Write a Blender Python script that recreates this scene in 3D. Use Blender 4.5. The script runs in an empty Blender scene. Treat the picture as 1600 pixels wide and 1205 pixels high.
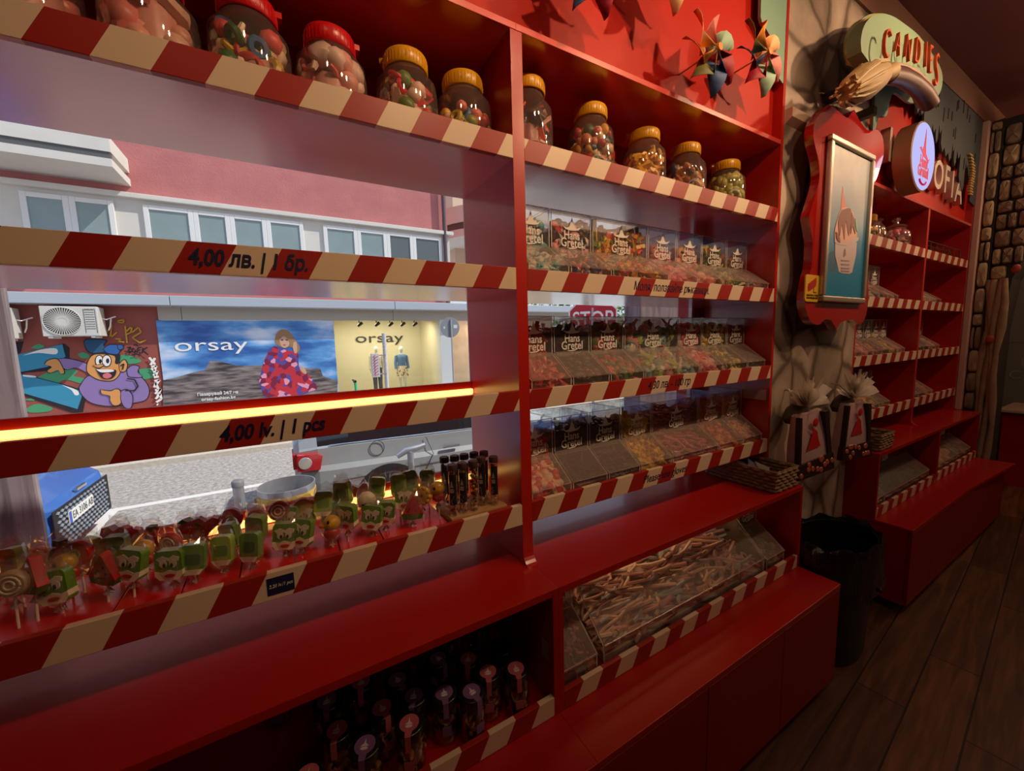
import bpy, math, random
import numpy as np
from mathutils import Matrix, Vector
sc = bpy.context.scene
COL = sc.collection
# ------------------------------------------------------------------ camera, world, sun, lamps, exposure
FPX = 612.2248
CAM = np.array([0.0, -1.0, 1.6])
RM = np.array([[0.86456, 0.07935, -0.49622], [-0.50178, 0.08265, -0.86104], [-0.02731, 0.99341, 0.11128]])
cd = bpy.data.cameras.new('camera'); cam = bpy.data.objects.new('camera', cd); COL.objects.link(cam)
cd.sensor_fit = 'HORIZONTAL'; cd.sensor_width = 36.0; cd.lens = FPX / 1600 * 36.0; cd.clip_start = 0.02; cd.clip_end = 200
mw = Matrix.Identity(4)
for i in range(3):
    for j in range(3): mw[i][j] = RM[i][j]
    mw[i][3] = CAM[i]
cam.matrix_world = mw; sc.camera = cam

def pt(px, py, y=None, x=None, z=None):
    """a measured pixel of the photograph seen on a known plane of the room -> real point (metres)"""
    d = RM @ np.array([(px - 800) / FPX, -(py - 602.5) / FPX, -1.0])
    if y is not None: t = (y - CAM[1]) / d[1]
    elif x is not None: t = (x - CAM[0]) / d[0]
    else: t = (z - CAM[2]) / d[2]
    p = CAM + d * t
    return (float(p[0]), float(p[1]), float(p[2]))

w = bpy.data.worlds.new('sky'); sc.world = w; w.use_nodes = True
wn = w.node_tree.nodes; bg = wn['Background']
tc = wn.new('ShaderNodeTexCoord'); sx = wn.new('ShaderNodeSeparateXYZ'); rp = wn.new('ShaderNodeValToRGB')
w.node_tree.links.new(tc.outputs['Generated'], sx.inputs[0]); w.node_tree.links.new(sx.outputs['Z'], rp.inputs[0])
rp.color_ramp.elements[0].color = (0.85, 0.9, 1.0, 1); rp.color_ramp.elements[1].color = (0.35, 0.55, 0.95, 1)
w.node_tree.links.new(rp.outputs[0], bg.inputs['Color']); bg.inputs['Strength'].default_value = 0.95

def lamp(kind, name, loc, energy, color, target=None, **kw):
    l = bpy.data.lights.new(name, kind); l.energy = energy; l.color = color
    for k, v in kw.items(): setattr(l, k, v)
    o = bpy.data.objects.new(name, l); COL.objects.link(o); o.location = loc
    if target is not None:
        o.rotation_euler = (Vector(target) - Vector(loc)).to_track_quat('-Z', 'Y').to_euler()
    return o
lamp('SUN', 'sun', (0, 0, 12), 4.6, (1.0, 0.95, 0.86), (-6.0, 3.2, 4.5), angle=0.01)
WARM = (1.0, 0.62, 0.34)
for i, (lx, tx, tz, e) in enumerate([(0.75, 0.45, 2.45, 44), (1.75, 1.3, 2.5, 62), (2.9, 2.3, 2.5, 64), (4.0, 3.4, 2.5, 50), (5.0, 4.6, 2.4, 28)]):
    lamp('SPOT', 'track_spot', (lx, -1.22, 3.12), e, WARM, (tx, 0.0, tz), spot_size=math.radians(88), spot_blend=0.9, shadow_soft_size=0.03)
for lx, ly, e in ((-0.3, -1.15, 5), (1.2, -1.2, 7), (2.7, -1.2, 9), (4.2, -1.2, 9), (5.4, -1.0, 8)):
    lamp('POINT', 'fill_lamp', (lx, ly, 3.2), e, (1.0, 0.66, 0.42), shadow_soft_size=0.05)  # added fill along the shelf wall, no fittings behind these points
lamp('POINT', 'far_fill_lamp', (6.0, -1.3, 2.9), 15, (1.0, 0.6, 0.35), shadow_soft_size=0.12)  # extra fill for the far end, not an actual pendant
lamp('AREA', 'cubby_led', (1.30, 0.12, 0.874), 0.85, (1.0, 0.62, 0.3), (1.30, 0.18, 0.5), shape='RECTANGLE', size=1.1, size_y=0.02)
lamp('AREA', 'rear_fill_area', (2.2, -3.75, 3.43), 15, (1.0, 0.64, 0.4), (2.2, -3.75, 0), shape='RECTANGLE', size=6.0, size_y=0.5)  # unseen soft area added to lift the room's ambient light
vs = sc.view_settings
vs.view_transform = 'Standard'; vs.look = 'None'; vs.gamma = 1.0; vs.use_curve_mapping = False; vs.exposure = 0.0
sc.cycles.use_denoising = True
sc.cycles.max_bounces = 10; sc.cycles.transparent_max_bounces = 24; sc.cycles.transmission_bounces = 6
sc.cycles.diffuse_bounces = 4; sc.cycles.glossy_bounces = 4; sc.cycles.sample_clamp_indirect = 6.0
sc.cycles.caustics_reflective = False; sc.cycles.caustics_refractive = False

# ------------------------------------------------------------------ mesh helpers
class M:
    def __init__(s): s.v = []; s.f = []; s.m = []; s.s = []
    def add(s, vs, fs, m=0, sm=False, T=None):
        b = len(s.v)
        if T is not None: vs = [tuple(T @ Vector(p)) for p in vs]
        s.v += [tuple(p) for p in vs]
        for f in fs:
            s.f.append(tuple(b + i for i in f)); s.m.append(m); s.s.append(sm)
        return s
    def box(s, x0, x1, y0, y1, z0, z1, m=0, T=None, edge=None):
        v = [(x0,y0,z0),(x1,y0,z0),(x1,y1,z0),(x0,y1,z0),(x0,y0,z1),(x1,y0,z1),(x1,y1,z1),(x0,y1,z1)]
        f = [(3,2,1,0),(4,5,6,7),(0,1,5,4),(1,2,6,5),(2,3,7,6),(3,0,4,7)]
        if edge is None: return s.add(v, f, m, False, T)
        ar = [(x1-x0)*(y1-y0)]*2 + [(x1-x0)*(z1-z0), (y1-y0)*(z1-z0)]*2
        mx = max(ar)
        for q, a in zip(f, ar): s.add([v[i] for i in q], [(0,1,2,3)], m if a > mx*0.6 else edge, False, T)
        return s
    def prism(s, pts, ax, a, b, m=0, T=None, side=None):
        n = len(pts)
        mk = {'x': lambda u, w, t: (t,u,w), 'y': lambda u, w, t: (u,t,w), 'z': lambda u, w, t: (u,w,t)}[ax]
        v = [mk(u, w_, a) for u, w_ in pts] + [mk(u, w_, b) for u, w_ in pts]
        ar = sum(pts[i][0]*pts[(i+1)%n][1]-pts[(i+1)%n][0]*pts[i][1] for i in range(n))
        flip = (ar > 0) != (ax == 'y'); flip = flip != (b < a)
        c0 = tuple(range(n)); c1 = tuple(range(n, 2*n))
        sd = [(i, (i+1)%n, n+(i+1)%n, n+i) for i in range(n)]
        if flip: caps = [c0[::-1], c1]
        else: caps = [c0, c1[::-1]]; sd = [q[::-1] for q in sd]
        s.add(v, caps, m, False, T); s.add(v, sd, m if side is None else side, False, T)
        return s
    def lathe(s, prof, seg=24, c=(0,0,0), m=0, sm=True, T=None, caps=True, ax='z'):
        v = []; f = []; n = len(prof)
        for r, z in prof:
            for k in range(seg):
                a = 2*math.pi*k/seg; p = (r*math.cos(a), r*math.sin(a), z)
                if ax == 'y': p = (p[0], p[2], -p[1])
                if ax == 'x': p = (p[2], p[0], p[1])
                v.append((p[0]+c[0], p[1]+c[1], p[2]+c[2]))
        for i in range(n-1):
            for k in range(seg):
                k2 = (k+1)%seg; f.append((i*seg+k, i*seg+k2, (i+1)*seg+k2, (i+1)*seg+k))
        s.add(v, f, m, sm, T)
        if caps:
            if prof[0][0] > 1e-6: s.add([v[k] for k in range(seg)], [tuple(range(seg))[::-1]], m, False, T)
            if prof[-1][0] > 1e-6: s.add([v[(n-1)*seg+k] for k in range(seg)], [tuple(range(seg))], m, False, T)
        return s
    def tube(s, pts, r, seg=8, m=0, sm=True, T=None, closed=False):
        P = [Vector(p) for p in pts]; n = len(P); rr = r if isinstance(r, (list, tuple)) else [r]*n
        v = []; f = []; up = None
        for i in range(n):
            t = (P[(i+1)%n]-P[i-1]) if closed else (P[min(i+1,n-1)]-P[max(i-1,0)])
            t = t.normalized()
            if up is None:
                up = Vector((0,0,1)) if abs(t.z) < .9 else Vector((1,0,0))
            a = t.cross(up)
            if a.length < 1e-6: a = t.orthogonal()
            a.normalize(); b = a.cross(t).normalized(); up = b
            for k in range(seg):
                q = 2*math.pi*k/seg; v.append(tuple(P[i] + (a*math.cos(q)+b*math.sin(q))*rr[i]))
        for i in range(n if closed else n-1):
            j = (i+1)%n
            for k in range(seg): f.append((i*seg+k, i*seg+(k+1)%seg, j*seg+(k+1)%seg, j*seg+k))
        if not closed: f += [tuple(range(seg))[::-1], tuple((n-1)*seg+k for k in range(seg))]
        return s.add(v, f, m, sm, T)
    def ball(s, c, r, m=0, seg=12, ring=8, T=None):
        r = r if isinstance(r, (list, tuple)) else (r,)*3
        v = [(c[0],c[1],c[2]-r[2])]; f = []
        for i in range(1, ring):
            a = math.pi*i/ring
            for k in range(seg):
                q = 2*math.pi*k/seg; v.append((c[0]+r[0]*math.sin(a)*math.cos(q), c[1]+r[1]*math.sin(a)*math.sin(q), c[2]-r[2]*math.cos(a)))
        v.append((c[0],c[1],c[2]+r[2])); L = len(v)-1
        for k in range(seg): f.append((0, 1+(k+1)%seg, 1+k)); f.append((L, L-seg+k, L-seg+(k+1)%seg))
        for i in range(ring-2):
            for k in range(seg):
                a = 1+i*seg; f.append((a+k, a+(k+1)%seg, a+seg+(k+1)%seg, a+seg+k))
        return s.add(v, f, m, True, T)
    def mesh(s, name, mats):
        me = bpy.data.meshes.new(name); me.from_pydata(s.v, [], s.f)
        for mt in mats: me.materials.append(mt)
        me.polygons.foreach_set('material_index', s.m); me.polygons.foreach_set('use_smooth', s.s)
        me.update(); me.set_sharp_from_angle(angle=math.radians(50)) if any(s.s) else None
        return me
    def build(s, name, mats, parent=None, world=True, bevel=0):
        mats = mats if isinstance(mats, (list, tuple)) else [mats]
        return link(name, s.mesh(name, mats), parent, world, bevel)

def wloc(o):
    v = Vector(o.location)
    while o.parent: o = o.parent; v += Vector(o.location)
    return v
def link(name, data, parent=None, world=True, bevel=0):
    o = bpy.data.objects.new(name, data); COL.objects.link(o)
    if parent is not None:
        o.parent = parent
        if world: o.location = -wloc(parent)
    if bevel:
        b = o.modifiers.new('bevel', 'BEVEL'); b.width = bevel; b.segments = 2; b.limit_method = 'ANGLE'
    return o
def tag(o, label, cat, group=None, kind=None):
    o['label'] = label; o['category'] = cat
    if group: o['group'] = group
    if kind: o['kind'] = kind
    return o
def thing(name, loc, label, cat, group=None, rz=0):
    o = bpy.data.objects.new(name, None); COL.objects.link(o); o.location = loc; o.rotation_euler[2] = rz
    o.empty_display_size = 0.05
    return tag(o, label, cat, group)
def struct(o):
    o['kind'] = 'structure'; return o
def copy_tree(o, parent=None):
    c = o.copy(); COL.objects.link(c)
    if parent is not None: c.parent = parent
    for ch in list(o.children): copy_tree(ch, c)
    return c
ORD = ['first','second','third','fourth','fifth','sixth','seventh','eighth','ninth','tenth','eleventh','twelfth','thirteenth','fourteenth','fifteenth','sixteenth','seventeenth','eighteenth']

# ------------------------------------------------------------------ materials
def srgb(r, g, b):
    f = lambda c: (c/255/12.92) if c/255 <= .04045 else ((c/255+.055)/1.055)**2.4
    return (f(r), f(g), f(b))
MATS = {}
def pm(name, rgb, rough=0.5, metal=0.0, spec=0.5, noise=0.0, nscale=20, bump=0.0, coat=0.0, emit=None, es=0.0, bscale=None, alpha=1.0):
    if name in MATS: return MATS[name]
    m = bpy.data.materials.new(name); m.use_nodes = True; nt = m.node_tree; b = nt.nodes['Principled BSDF']
    b.inputs['Base Color'].default_value = (*rgb, 1); b.inputs['Roughness'].default_value = rough
    b.inputs['Metallic'].default_value = metal; b.inputs['Specular IOR Level'].default_value = spec
    b.inputs['Coat Weight'].default_value = coat; b.inputs['Alpha'].default_value = alpha
    if emit: b.inputs['Emission Color'].default_value = (*emit, 1); b.inputs['Emission Strength'].default_value = es
    if noise or bump:
        t = nt.nodes.new('ShaderNodeTexCoord'); n = nt.nodes.new('ShaderNodeTexNoise'); n.inputs['Scale'].default_value = nscale
        n.inputs['Detail'].default_value = 4
        nt.links.new(t.outputs['Object'], n.inputs['Vector'])
        if noise:
            r = nt.nodes.new('ShaderNodeMapRange'); r.inputs[3].default_value = 1-noise; r.inputs[4].default_value = 1+noise
            nt.links.new(n.outputs['Fac'], r.inputs[0])
            x = nt.nodes.new('ShaderNodeVectorMath'); x.operation = 'SCALE'; x.inputs[0].default_value = rgb
            nt.links.new(r.outputs[0], x.inputs['Scale']); nt.links.new(x.outputs[0], b.inputs['Base Color'])
        if bump:
            n2 = n
            if bscale: n2 = nt.nodes.new('ShaderNodeTexNoise'); n2.inputs['Scale'].default_value = bscale; nt.links.new(t.outputs['Object'], n2.inputs['Vector'])
            bp = nt.nodes.new('ShaderNodeBump'); bp.inputs['Strength'].default_value = bump; bp.inputs['Distance'].default_value = 0.01
            nt.links.new(n2.outputs['Fac'], bp.inputs['Height']); nt.links.new(bp.outputs[0], b.inputs['Normal'])
    MATS[name] = m; return m
def clear(name, tint=(1,1,1), gloss=0.08, rough=0.03, milky=0.0, mcol=(1,1,1)):
    """thin clear plastic or pane: see-through with a fresnel reflection and an optional haze of its own"""
    if name in MATS: return MATS[name]
    m = bpy.data.materials.new(name); m.use_nodes = True; nt = m.node_tree; nt.nodes.clear()
    o = nt.nodes.new('ShaderNodeOutputMaterial'); t = nt.nodes.new('ShaderNodeBsdfTransparent'); t.inputs[0].default_value = (*tint, 1)
    g = nt.nodes.new('ShaderNodeBsdfGlossy'); g.inputs['Roughness'].default_value = rough
    lw = nt.nodes.new('ShaderNodeLayerWeight'); lw.inputs['Blend'].default_value = 0.35
    mr = nt.nodes.new('ShaderNodeMapRange'); mr.inputs[3].default_value = gloss*0.5; mr.inputs[4].default_value = min(1, gloss*5)
    nt.links.new(lw.outputs['Facing'], mr.inputs[0])
    mx = nt.nodes.new('ShaderNodeMixShader'); nt.links.new(mr.outputs[0], mx.inputs[0]); nt.links.new(g.outputs[0], mx.inputs[2])
    if milky:
        d = nt.nodes.new('ShaderNodeBsdfDiffuse'); d.inputs[0].default_value = (*mcol, 1)
        m2 = nt.nodes.new('ShaderNodeMixShader'); m2.inputs[0].default_value = milky
        nt.links.new(t.outputs[0], m2.inputs[1]); nt.links.new(d.outputs[0], m2.inputs[2]); nt.links.new(m2.outputs[0], mx.inputs[1])
    else: nt.links.new(t.outputs[0], mx.inputs[1])
    nt.links.new(mx.outputs[0], o.inputs[0]); MATS[name] = m; return m
RED = pm('red_lacquer', (0.42, 0.010, 0.004), 0.3, spec=0.45)
CTOP = pm('red_counter_laminate', (0.42, 0.010, 0.004), 0.26, spec=0.6, coat=0.25)
SHELFRED_LIT = pm('red_shelf_daylit', (0.74, 0.075, 0.06), 0.24, spec=0.7, coat=1.0)  # red paler than the other panels: bounced daylight put into the colour
REDSIDE = pm('red_panel', (0.38, 0.010, 0.005), 0.34, spec=0.45)
SIDERED = pm('red_side_laminate', (0.46, 0.014, 0.008), 0.3, spec=0.55, coat=0.22)
for q_ in (SHELFRED_LIT, SIDERED):
    q_.node_tree.nodes['Principled BSDF'].inputs['Coat IOR'].default_value = 1.85; q_.node_tree.nodes['Principled BSDF'].inputs['Coat Roughness'].default_value = 0.16
CREAM = pm('cream_paint', (0.62, 0.47, 0.33), 0.5)
NAVY = pm('navy_ink', (0.012, 0.012, 0.05), 0.4)
WHITE = pm('white_ink', (0.85, 0.83, 0.8), 0.5)
BLACK = pm('black_plastic', (0.012, 0.011, 0.012), 0.3)
ACR = clear('acrylic', (0.97, 0.96, 0.95), 0.07, 0.04, 0.03, (0.9, 0.85, 0.8))
ACREDGE = clear('acrylic_edge', (0.9, 0.9, 0.9), 0.12, 0.15, 0.62, (1, 0.97, 0.93))
ACRLID = clear('acrylic_lid', (0.96, 0.94, 0.92), 0.06, 0.05, 0.11, (0.85, 0.75, 0.68))
PET = clear('clear_jar_plastic', (0.98, 0.96, 0.94), 0.10, 0.03, 0.05, (1, .93, .86))
GLASS = clear('window_glass', (0.97, 0.98, 0.98), 0.03, 0.01)
CELLO = clear('cellophane', (0.98, 0.98, 0.98), 0.09, 0.06, 0.06, (1, 0.97, 0.92))
STEEL = pm('brushed_steel', (0.55, 0.55, 0.56), 0.3, metal=1.0)
def stripes(name, x0, ztop, red=(0.33, 0.017, 0.011), cream=(0.70, 0.54, 0.385), half=0.08, slant=0.537):
    """slanting cream and red bars of a vinyl strip; cream starts at x0 on the strip's top edge"""
    m = bpy.data.materials.new(name); m.use_nodes = True; nt = m.node_tree; b = nt.nodes['Principled BSDF']
    t = nt.nodes.new('ShaderNodeTexCoord'); s = nt.nodes.new('ShaderNodeSeparateXYZ'); nt.links.new(t.outputs['Object'], s.inputs[0])
    def mt(op, a, bb):
        n = nt.nodes.new('ShaderNodeMath'); n.operation = op
        for i, q in enumerate((a, bb)):
            if q is None: continue
            if isinstance(q, (int, float)): n.inputs[i].default_value = q
            else: nt.links.new(q, n.inputs[i])
        return n.outputs[0]
    u = mt('SUBTRACT', s.outputs['X'], mt('MULTIPLY', s.outputs['Z'], slant))
    u = mt('DIVIDE', mt('SUBTRACT', u, x0 - slant*ztop), 2*half)
    k = mt('LESS_THAN', mt('FRACT', mt('ADD', u, 100), None), 0.5)
    n = nt.nodes.new('ShaderNodeMix'); n.data_type = 'RGBA'
    n.inputs[6].default_value = (*red, 1); n.inputs[7].default_value = (*cream, 1)
    nt.links.new(k, n.inputs[0]); nt.links.new(n.outputs[2], b.inputs['Base Color'])
    b.inputs['Roughness'].default_value = 0.38; b.inputs['Specular IOR Level'].default_value = 0.35
    return m
def glow(name, rgb, strength):
    m = bpy.data.materials.new(name); m.use_nodes = True; nt = m.node_tree; nt.nodes.clear()
    o = nt.nodes.new('ShaderNodeOutputMaterial'); e = nt.nodes.new('ShaderNodeEmission'); e.inputs[0].default_value = (*rgb, 1); e.inputs[1].default_value = strength
    nt.links.new(e.outputs[0], o.inputs[0]); return m
def attr_mat(name, rough=0.4, spec=0.5, coat=0.0, sss=0.0):
    m = bpy.data.materials.new(name); m.use_nodes = True; nt = m.node_tree; b = nt.nodes['Principled BSDF']
    a = nt.nodes.new('ShaderNodeAttribute'); a.attribute_name = 'Col'; nt.links.new(a.outputs['Color'], b.inputs['Base Color'])
    b.inputs['Roughness'].default_value = rough; b.inputs['Specular IOR Level'].default_value = spec; b.inputs['Coat Weight'].default_value = coat
    return m
CANDY = attr_mat('candy', 0.38)

# ------------------------------------------------------------------ lettering
_dg = None
def lettering(name, body, size, mat, parent, loc, rot=(math.pi/2, 0, 0), ext=0.0006, shear=0.0, off=0.0, align='CENTER', sx_=1.0, world=True, space=1.0, fit=None):
    cu = bpy.data.curves.new(name, 'FONT'); cu.body = body; cu.size = size; cu.extrude = ext; cu.shear = shear; cu.offset = off
    cu.align_x = align; cu.align_y = 'CENTER'; cu.resolution_u = 3; cu.space_character = space
    tmp = bpy.data.objects.new('tmp', cu); COL.objects.link(tmp)
    dg = bpy.context.evaluated_depsgraph_get(); dg.update()
    me = bpy.data.meshes.new_from_object(tmp.evaluated_get(dg)); COL.objects.unlink(tmp); bpy.data.objects.remove(tmp)
    me.name = name; me.materials.clear(); me.materials.append(mat)
    n = len(me.vertices); co = np.zeros(n*3); me.vertices.foreach_get('co', co); co = co.reshape(-1, 3)
    if fit:
        wd = co[:, 0].max()-co[:, 0].min(); sx_ = fit/wd
    co[:, 0] *= sx_
    R_ = np.array(__import__('mathutils').Euler(rot).to_matrix()); co = co @ R_.T + np.array(loc)
    me.vertices.foreach_set('co', co.ravel()); me.update()
    if parent is False: return me
    return link(name, me, parent, world)

# ------------------------------------------------------------------ candies
def _ico():
    import bmesh
    bm = bmesh.new(); bmesh.ops.create_icosphere(bm, subdivisions=2, radius=1)
    v = np.array([x.co[:] for x in bm.verts]); f = [[q.index for q in p.verts] for p in bm.faces]; bm.free(); return v, f
def _from(m): return np.array(m.v), [list(f) for f in m.f]
_s = M(); _s.ball((0,0,0), 1, seg=8, ring=6); T_BALL = _from(_s)
_s = M(); _s.tube([(math.cos(a*.698)*.68, math.sin(a*.698)*.68, 0) for a in range(9)], .34, 6, closed=True); T_RING = _from(_s)
_s = M(); _s.tube([(-1,-.35,0),(-.5,.1,.12),(0,.25,0),(.5,.08,-.12),(1,-.3,0)], [.2,.28,.28,.28,.2], 6); T_WORM = _from(_s)
_s = M(); _s.lathe([(0,-.3),(.85,-.3),(1,-.15),(1,.15),(.85,.3),(0,.3)], 9); T_DISC = _from(_s)
_s = M(); _s.box(-1,1,-.75,.75,-.6,.6); T_CUBE = _from(_s)
_s = M(); _s.tube([(-2.6,.1,0),(-1.3,-.25,.1),(0,.2,-.1),(1.3,-.2,.1),(2.6,.15,0)], .22, 6); T_ROPE = _from(_s)
_s = M(); _s.box(-2.2,2.2,-.5,.5,-.12,.12); T_STRIP = _from(_s)
_s = M(); _s.prism([(0,-1),(.95,.15),(.9,.6),(.5,.8),(0,.45),(-.5,.8),(-.9,.6),(-.95,.15)], 'y', -.35, .35); T_HEART = _from(_s)
TPL = dict(ball=T_BALL, ring=T_RING, worm=T_WORM, disc=T_DISC, cube=T_CUBE, rope=T_ROPE, strip=T_STRIP, heart=T_HEART)
def candies(name, pts, kinds, palette, size, seed=0, flat=0.0, aniso=(1, 1, 1), core=None, corecol=None, rand=0.25, clamp=None, zr=3.1416):
    rg = random.Random(seed); V = []; F = []; C = []; nb = 0; CE = []
    for p in pts:
        tv, tf = TPL[rg.choice(kinds)]
        s_ = size*(1+rg.uniform(-rand, rand))
        e = __import__('mathutils').Euler((rg.uniform(-1, 1)*math.pi*(1-flat), rg.uniform(-1, 1)*math.pi*(1-flat), rg.uniform(-zr, zr)))
        A = np.array(e.to_matrix()); vv = (tv*np.array(aniso)*s_) @ A.T + np.array(p)
        V.append(vv); CE.append(np.tile(np.array(p, float), (len(vv), 1))); F += [[nb+i for i in q] for q in tf]; nb += len(vv)
        c = rg.choice(palette); k = 1+rg.uniform(-.12, .12); C.append(np.tile([min(1, c[0]*k), min(1, c[1]*k), min(1, c[2]*k), 1.0], (len(vv), 1)))
    if core:
        mm = M(); core(mm); vv = np.array(mm.v); V.append(vv); CE.append(np.full((len(vv), 3), np.nan)); F += [[nb+i for i in q] for q in mm.f]; nb += len(vv)
        cc = corecol or tuple(np.mean(np.array(palette), axis=0)*0.8); C.append(np.tile([*cc, 1.0], (len(vv), 1)))
    VV = np.vstack(V)
    if clamp is not None: VV = clamp(VV, np.vstack(CE))
    me = bpy.data.meshes.new(name); me.from_pydata(VV.tolist(), [], F)
    me.polygons.foreach_set('use_smooth', [True]*len(F)); me.set_sharp_from_angle(angle=math.radians(50))
    ca = me.color_attributes.new('Col', 'FLOAT_COLOR', 'POINT'); ca.data.foreach_set('color', np.vstack(C).ravel())
    me.materials.append(CANDY); me.update(); return me
# ------------------------------------------------------------------ the room
def planks():
    m = bpy.data.materials.new('plank_floor'); m.use_nodes = True; nt = m.node_tree; b = nt.nodes['Principled BSDF']
    t = nt.nodes.new('ShaderNodeTexCoord'); mp = nt.nodes.new('ShaderNodeMapping'); mp.inputs['Rotation'].default_value = (0, 0, math.radians(-5)); mp.inputs['Location'].default_value = (0, 0.045, 0)
    br = nt.nodes.new('ShaderNodeTexBrick'); br.offset = 0.37; br.inputs['Scale'].default_value = 1.0
    br.inputs['Brick Width'].default_value = 1.3; br.inputs['Row Height'].default_value = 0.165; br.inputs['Mortar Size'].default_value = 0.0035
    br.inputs['Mortar Smooth'].default_value = 0.3; br.inputs['Bias'].default_value = 0
    br.inputs['Color1'].default_value = (0.20, 0.083, 0.026, 1); br.inputs['Color2'].default_value = (0.10, 0.042, 0.016, 1); br.inputs['Mortar'].default_value = (0.012, 0.007, 0.005, 1)
    nt.links.new(t.outputs['Object'], mp.inputs[0]); nt.links.new(mp.outputs[0], br.inputs[0])
    mp2 = nt.nodes.new('ShaderNodeMapping'); mp2.inputs['Scale'].default_value = (1.2, 14, 1); nt.links.new(mp.outputs[0], mp2.inputs[0])
    n = nt.nodes.new('ShaderNodeTexNoise'); n.inputs['Scale'].default_value = 2.2; n.inputs['Detail'].default_value = 6; n.inputs['Distortion'].default_value = 0.6; nt.links.new(mp2.outputs[0], n.inputs['Vector'])
    r = nt.nodes.new('ShaderNodeValToRGB'); r.color_ramp.elements[0].position = 0.35; r.color_ramp.elements[0].color = (0.45, 0.42, 0.4, 1); r.color_ramp.elements[1].position = 0.7; r.color_ramp.elements[1].color = (1.25, 1.2, 1.15, 1)
    nt.links.new(n.outputs['Fac'], r.inputs[0])
    mx = nt.nodes.new('ShaderNodeMix'); mx.data_type = 'RGBA'; mx.blend_type = 'MULTIPLY'; mx.inputs[0].default_value = 1
    nt.links.new(br.outputs['Color'], mx.inputs[6]); nt.links.new(r.outputs[0], mx.inputs[7]); nt.links.new(mx.outputs[2], b.inputs['Base Color'])
    b.inputs['Roughness'].default_value = 0.5
    bp = nt.nodes.new('ShaderNodeBump'); bp.inputs['Strength'].default_value = 0.4; bp.inputs['Distance'].default_value = 0.004
    inv = nt.nodes.new('ShaderNodeMath'); inv.operation = 'SUBTRACT'; inv.inputs[0].default_value = 1; nt.links.new(br.outputs['Fac'], inv.inputs[1])
    nt.links.new(inv.outputs[0], bp.inputs['Height']); nt.links.new(bp.outputs[0], b.inputs['Normal'])
    return m
def stone():
    """printed rubble-stone wallpaper: long rounded beige stones with brown joints"""
    m = bpy.data.materials.new('printed_stone'); m.use_nodes = True; nt = m.node_tree; b = nt.nodes['Principled BSDF']
    t = nt.nodes.new('ShaderNodeTexCoord'); mp = nt.nodes.new('ShaderNodeMapping'); mp.inputs['Scale'].default_value = (3.6, 0.0, 3.0); nt.links.new(t.outputs['Object'], mp.inputs[0])
    nz = nt.nodes.new('ShaderNodeTexNoise'); nz.inputs['Scale'].default_value = 1.1; nz.inputs['Detail'].default_value = 3; nt.links.new(mp.outputs[0], nz.inputs['Vector'])
    ad = nt.nodes.new('ShaderNodeMix'); ad.data_type = 'RGBA'; ad.blend_type = 'LINEAR_LIGHT'; ad.inputs[0].default_value = 0.16
    nt.links.new(mp.outputs[0], ad.inputs[6]); nt.links.new(nz.outputs['Color'], ad.inputs[7])
    ve = nt.nodes.new('ShaderNodeTexVoronoi'); ve.feature = 'DISTANCE_TO_EDGE'; ve.inputs['Scale'].default_value = 1.0; nt.links.new(ad.outputs[2], ve.inputs['Vector'])
    vc = nt.nodes.new('ShaderNodeTexVoronoi'); vc.feature = 'F1'; vc.inputs['Scale'].default_value = 1.0; nt.links.new(ad.outputs[2], vc.inputs['Vector'])
    r = nt.nodes.new('ShaderNodeValToRGB'); e = r.color_ramp.elements
    e[0].position = 0.0; e[0].color = (0.17, 0.125, 0.095, 1); e[1].position = 0.5; e[1].color = (0.68, 0.56, 0.46, 1)
    x = e.new(0.02); x.color = (0.20, 0.15, 0.115, 1); x = e.new(0.06); x.color = (0.46, 0.36, 0.29, 1); x = e.new(0.16); x.color = (0.60, 0.49, 0.40, 1)
    nt.links.new(ve.outputs['Distance'], r.inputs[0])
    hs = nt.nodes.new('ShaderNodeSeparateColor'); nt.links.new(vc.outputs['Color'], hs.inputs[0])
    r2 = nt.nodes.new('ShaderNodeValToRGB'); r2.color_ramp.elements[0].color = (0.55, 0.5, 0.46, 1); r2.color_ramp.elements[1].color = (1.1, 1.08, 1.06, 1); nt.links.new(hs.outputs[0], r2.inputs[0])
    mx = nt.nodes.new('ShaderNodeMix'); mx.data_type = 'RGBA'; mx.blend_type = 'MULTIPLY'; mx.inputs[0].default_value = 1
    nt.links.new(r.outputs[0], mx.inputs[6]); nt.links.new(r2.outputs[0], mx.inputs[7])
    n3 = nt.nodes.new('ShaderNodeTexNoise'); n3.inputs['Scale'].default_value = 3.0; n3.inputs['Detail'].default_value = 5; nt.links.new(t.outputs['Object'], n3.inputs['Vector'])
    r3 = nt.nodes.new('ShaderNodeValToRGB'); r3.color_ramp.elements[0].position = .35; r3.color_ramp.elements[0].color = (0.62, 0.6, 0.6, 1); r3.color_ramp.elements[1].position = .6; r3.color_ramp.elements[1].color = (1, 1, 1, 1); nt.links.new(n3.outputs['Fac'], r3.inputs[0])
    m2 = nt.nodes.new('ShaderNodeMix'); m2.data_type = 'RGBA'; m2.blend_type = 'MULTIPLY'; m2.inputs[0].default_value = 1
    nt.links.new(mx.outputs[2], m2.inputs[6]); nt.links.new(r3.outputs[0], m2.inputs[7])
    nt.links.new(m2.outputs[2], b.inputs['Base Color']); b.inputs['Roughness'].default_value = 0.6
    return m
STONE = stone()
DARKWALL = pm('dark_wall', (0.05, 0.014, 0.011), 0.7)
CEIL = pm('maroon_ceiling', (0.17, 0.05, 0.045), 0.6, noise=0.2, nscale=1.5)
BEAM = pm('brown_beam_paint', (0.20, 0.085, 0.045), 0.6)
struct(M().box(-4, 9, -4.2, 0.46, -0.1, 0).build('floor', planks()))
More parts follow.
